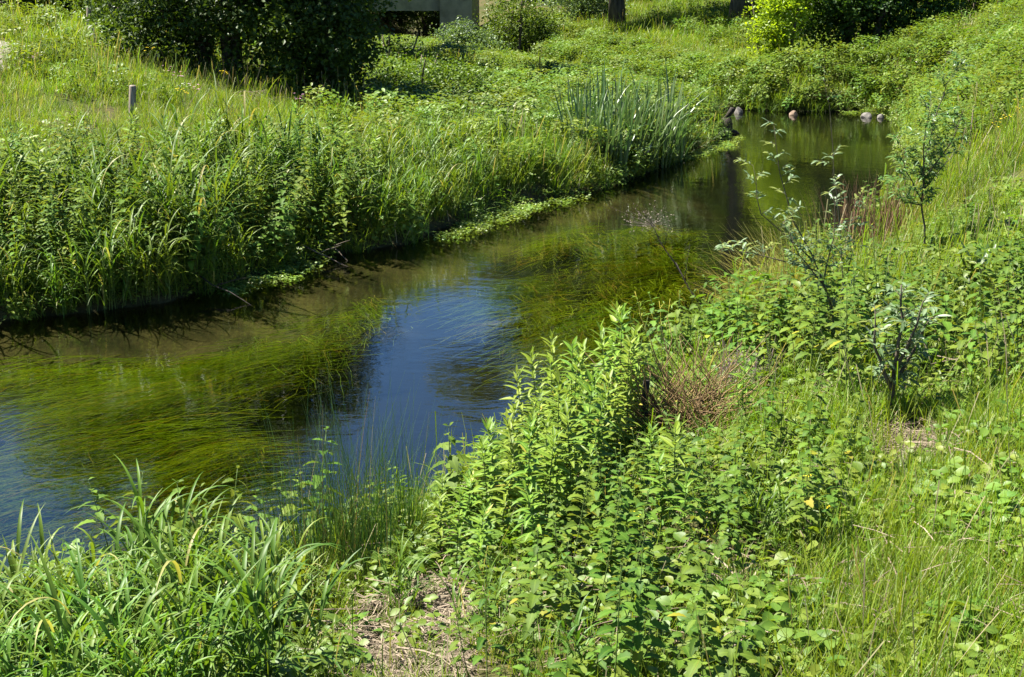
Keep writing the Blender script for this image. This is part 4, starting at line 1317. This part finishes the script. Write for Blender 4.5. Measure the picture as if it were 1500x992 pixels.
tree('hillside_bush', at(1400, 41), 2.2, .05, [(0, 0, .9, 1.2, 1.0, .9), (1.4, .2, .8, 1.2, 1.0, .8)], 260, 28, .10, M['bushmid'], 'green bush on the right hillside beyond the trodden grass', 'bush', multi=3)
tree('hillside_bush', at(1490, 42), 2.2, .05, [(0, 0, .8, 1.4, 1.0, .9)], 200, 28, .10, M['bushgrey'], 'grey green bush in the top right corner', 'bush', multi=3)

for (uu, yy, ss) in ((560, 76, 1.0), (625, 78, 1.1), (500, 74, 1.2)):  # bushes added behind the bridge to keep its opening dark
    tree('added_thicket', at(uu, yy), 3.2, .08, [(0, 0, 1.7, 2.0 * ss, 1.6, 2.0), (.9, .3, .9, 1.4, 1.2, 1.1)], 420, 28, .14, M['bushdark'], 'added dark thicket that darkens the opening under the bridge', 'bush', 'added thicket behind the bridge', multi=3)

# tall trees beyond
tree('tall_tree', at(905, 53), 15, .30, [(0, 0, 10.5, 3.4, 3.2, 3.2), (-5.2, 0, 11.0, 1.7, 1.6, 1.1), (-3.4, 0, 9.6, 1.3, 1.3, .8), (1.5, .5, 13, 2.4, 2.4, 2.2), (1, 0, 7.4, 2.4, 2.2, 1.5)], 900, 26, .20, M['bushmid'], 'tall tree with a straight dark trunk standing on the far meadow', sigma=.28)
tree('tall_tree', at(1082, 50), 15, .34, [(0, 0, 9.5, 3.2, 3.0, 3.2), (-1.8, 0, 11, 2.2, 2, 1.8), (1.5, .5, 12.5, 2.6, 2.4, 2.2)], 900, 26, .20, M['bushmid'], 'tall tree with ivy clad trunk left of the bright yellow green bush', sigma=.28)
tp = []
for i in range(3):
    h = (13, 15, 11)[i]
    lobes = [(0, 0, h * .5, h * .25, h * .25, h * .28), (U(-1, 1), U(-1, 1), h * .75, h * .2, h * .2, h * .2), (h * .13, 0, h * .4, h * .17, h * .17, h * .18), (-h * .14, .5, h * .42, h * .17, h * .17, h * .2), (0, 0, h * .22, h * .22, h * .2, h * .18)]
    me = crown_mesh('crown', lobes, 620, 24, .32, (M['bushmid'], M['bushdark'], M['bushmid'])[i], .35)
    cr_ = bpy.data.objects.new('crown', me)
    tp.append((empty('background_tree', link=False), [trunk_build(h, .25, lobes, M['bark'], None, False), cr_]))
spots = [(100, 44, 0, 1.05), (230, 40, 1, .95), (260, 44, 0, 1.1), (352, 47, 1, 1.05), (-60, 48, 2, .8), (-200, 42, 0, .8), (250, 58, 2, .95), (400, 70, 0, .9), (-350, 50, 1, .9), (780, 78, 0, 1.15), (860, 70, 1, 1.1), (980, 66, 0, 1.1), (1060, 72, 1, 1.2), (1150, 62, 0, 1.1), (1230, 66, 1, 1.1),
         (1330, 56, 0, 1.0), (1420, 60, 1, 1.1), (1520, 54, 0, 1.0), (1640, 50, 1, .9), (1750, 46, 2, 1), (520, 110, 2, .9), (600, 120, 2, .9), (680, 115, 2, .9), (740, 105, 2, 1.0), (320, 95, 0, 1), (200, 85, 1, .9), (1900, 40, 0, .9), (-480, 42, 2, .9), (1260, 84, 0, 1.2), (930, 90, 1, 1.2)]
for (uu, yy, k, s) in spots:
    place(tp[k], at(uu, yy), U(0, 6.28), s, ('dense tree in the wood behind the left slope' if uu < 500 else 'tree in the wood far behind the bridge' if uu < 760 else 'dense tree in the wood behind the far meadow'), 'tree',
          'trees behind the left slope' if uu < 500 else 'trees behind the bridge' if uu < 760 else 'trees behind the far meadow')

# ------------------------------------------------------------------ bridge
def box(mb, x0, x1, y0, y1, z0, z1, bev=0.0):
    v = [Vector((x, y, z)) for x in (x0, x1) for y in (y0, y1) for z in (z0, z1)]
    mb.add(v, [(0, 1, 3, 2), (4, 6, 7, 5), (0, 4, 5, 1), (2, 3, 7, 6), (0, 2, 6, 4), (1, 5, 7, 3)], .5)


br = empty('road_bridge', (-7.5, 58, 0))
tag(br, 'low concrete road bridge crossing the stream in the background', 'bridge')
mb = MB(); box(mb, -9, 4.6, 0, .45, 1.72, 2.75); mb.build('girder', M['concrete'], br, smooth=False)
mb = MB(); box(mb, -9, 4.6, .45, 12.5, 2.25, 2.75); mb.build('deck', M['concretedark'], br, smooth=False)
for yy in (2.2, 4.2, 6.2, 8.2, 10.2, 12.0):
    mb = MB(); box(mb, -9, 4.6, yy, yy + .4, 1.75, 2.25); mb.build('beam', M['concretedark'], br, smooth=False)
mb = MB(); box(mb, 4.61, 5.9, -.25, 12.6, -.5, 2.76); mb.build('abutment', M['concrete'], br, smooth=False)
mb = MB(); box(mb, -9.6, -9.01, -.25, 12.6, -.5, 2.76); mb.build('abutment', M['concrete'], br, smooth=False)
mb = MB(); box(mb, -9.6, 7.5, -.1, .25, 2.765, 2.95); mb.build('kerb', M['concrete'], br, smooth=False)
mb = MB()
for i in range(14): tube(mb, [(-9.2 + i * 1.25, .08, 2.95), (-9.2 + i * 1.25, .08, 3.9)], [.03, .03], 6)
for zz in (3.4, 3.88): tube(mb, [(-9.4, .08, zz), (7.3, .08, zz)], [.028, .028], 6)
mb.build('railing', M['steel'], br)
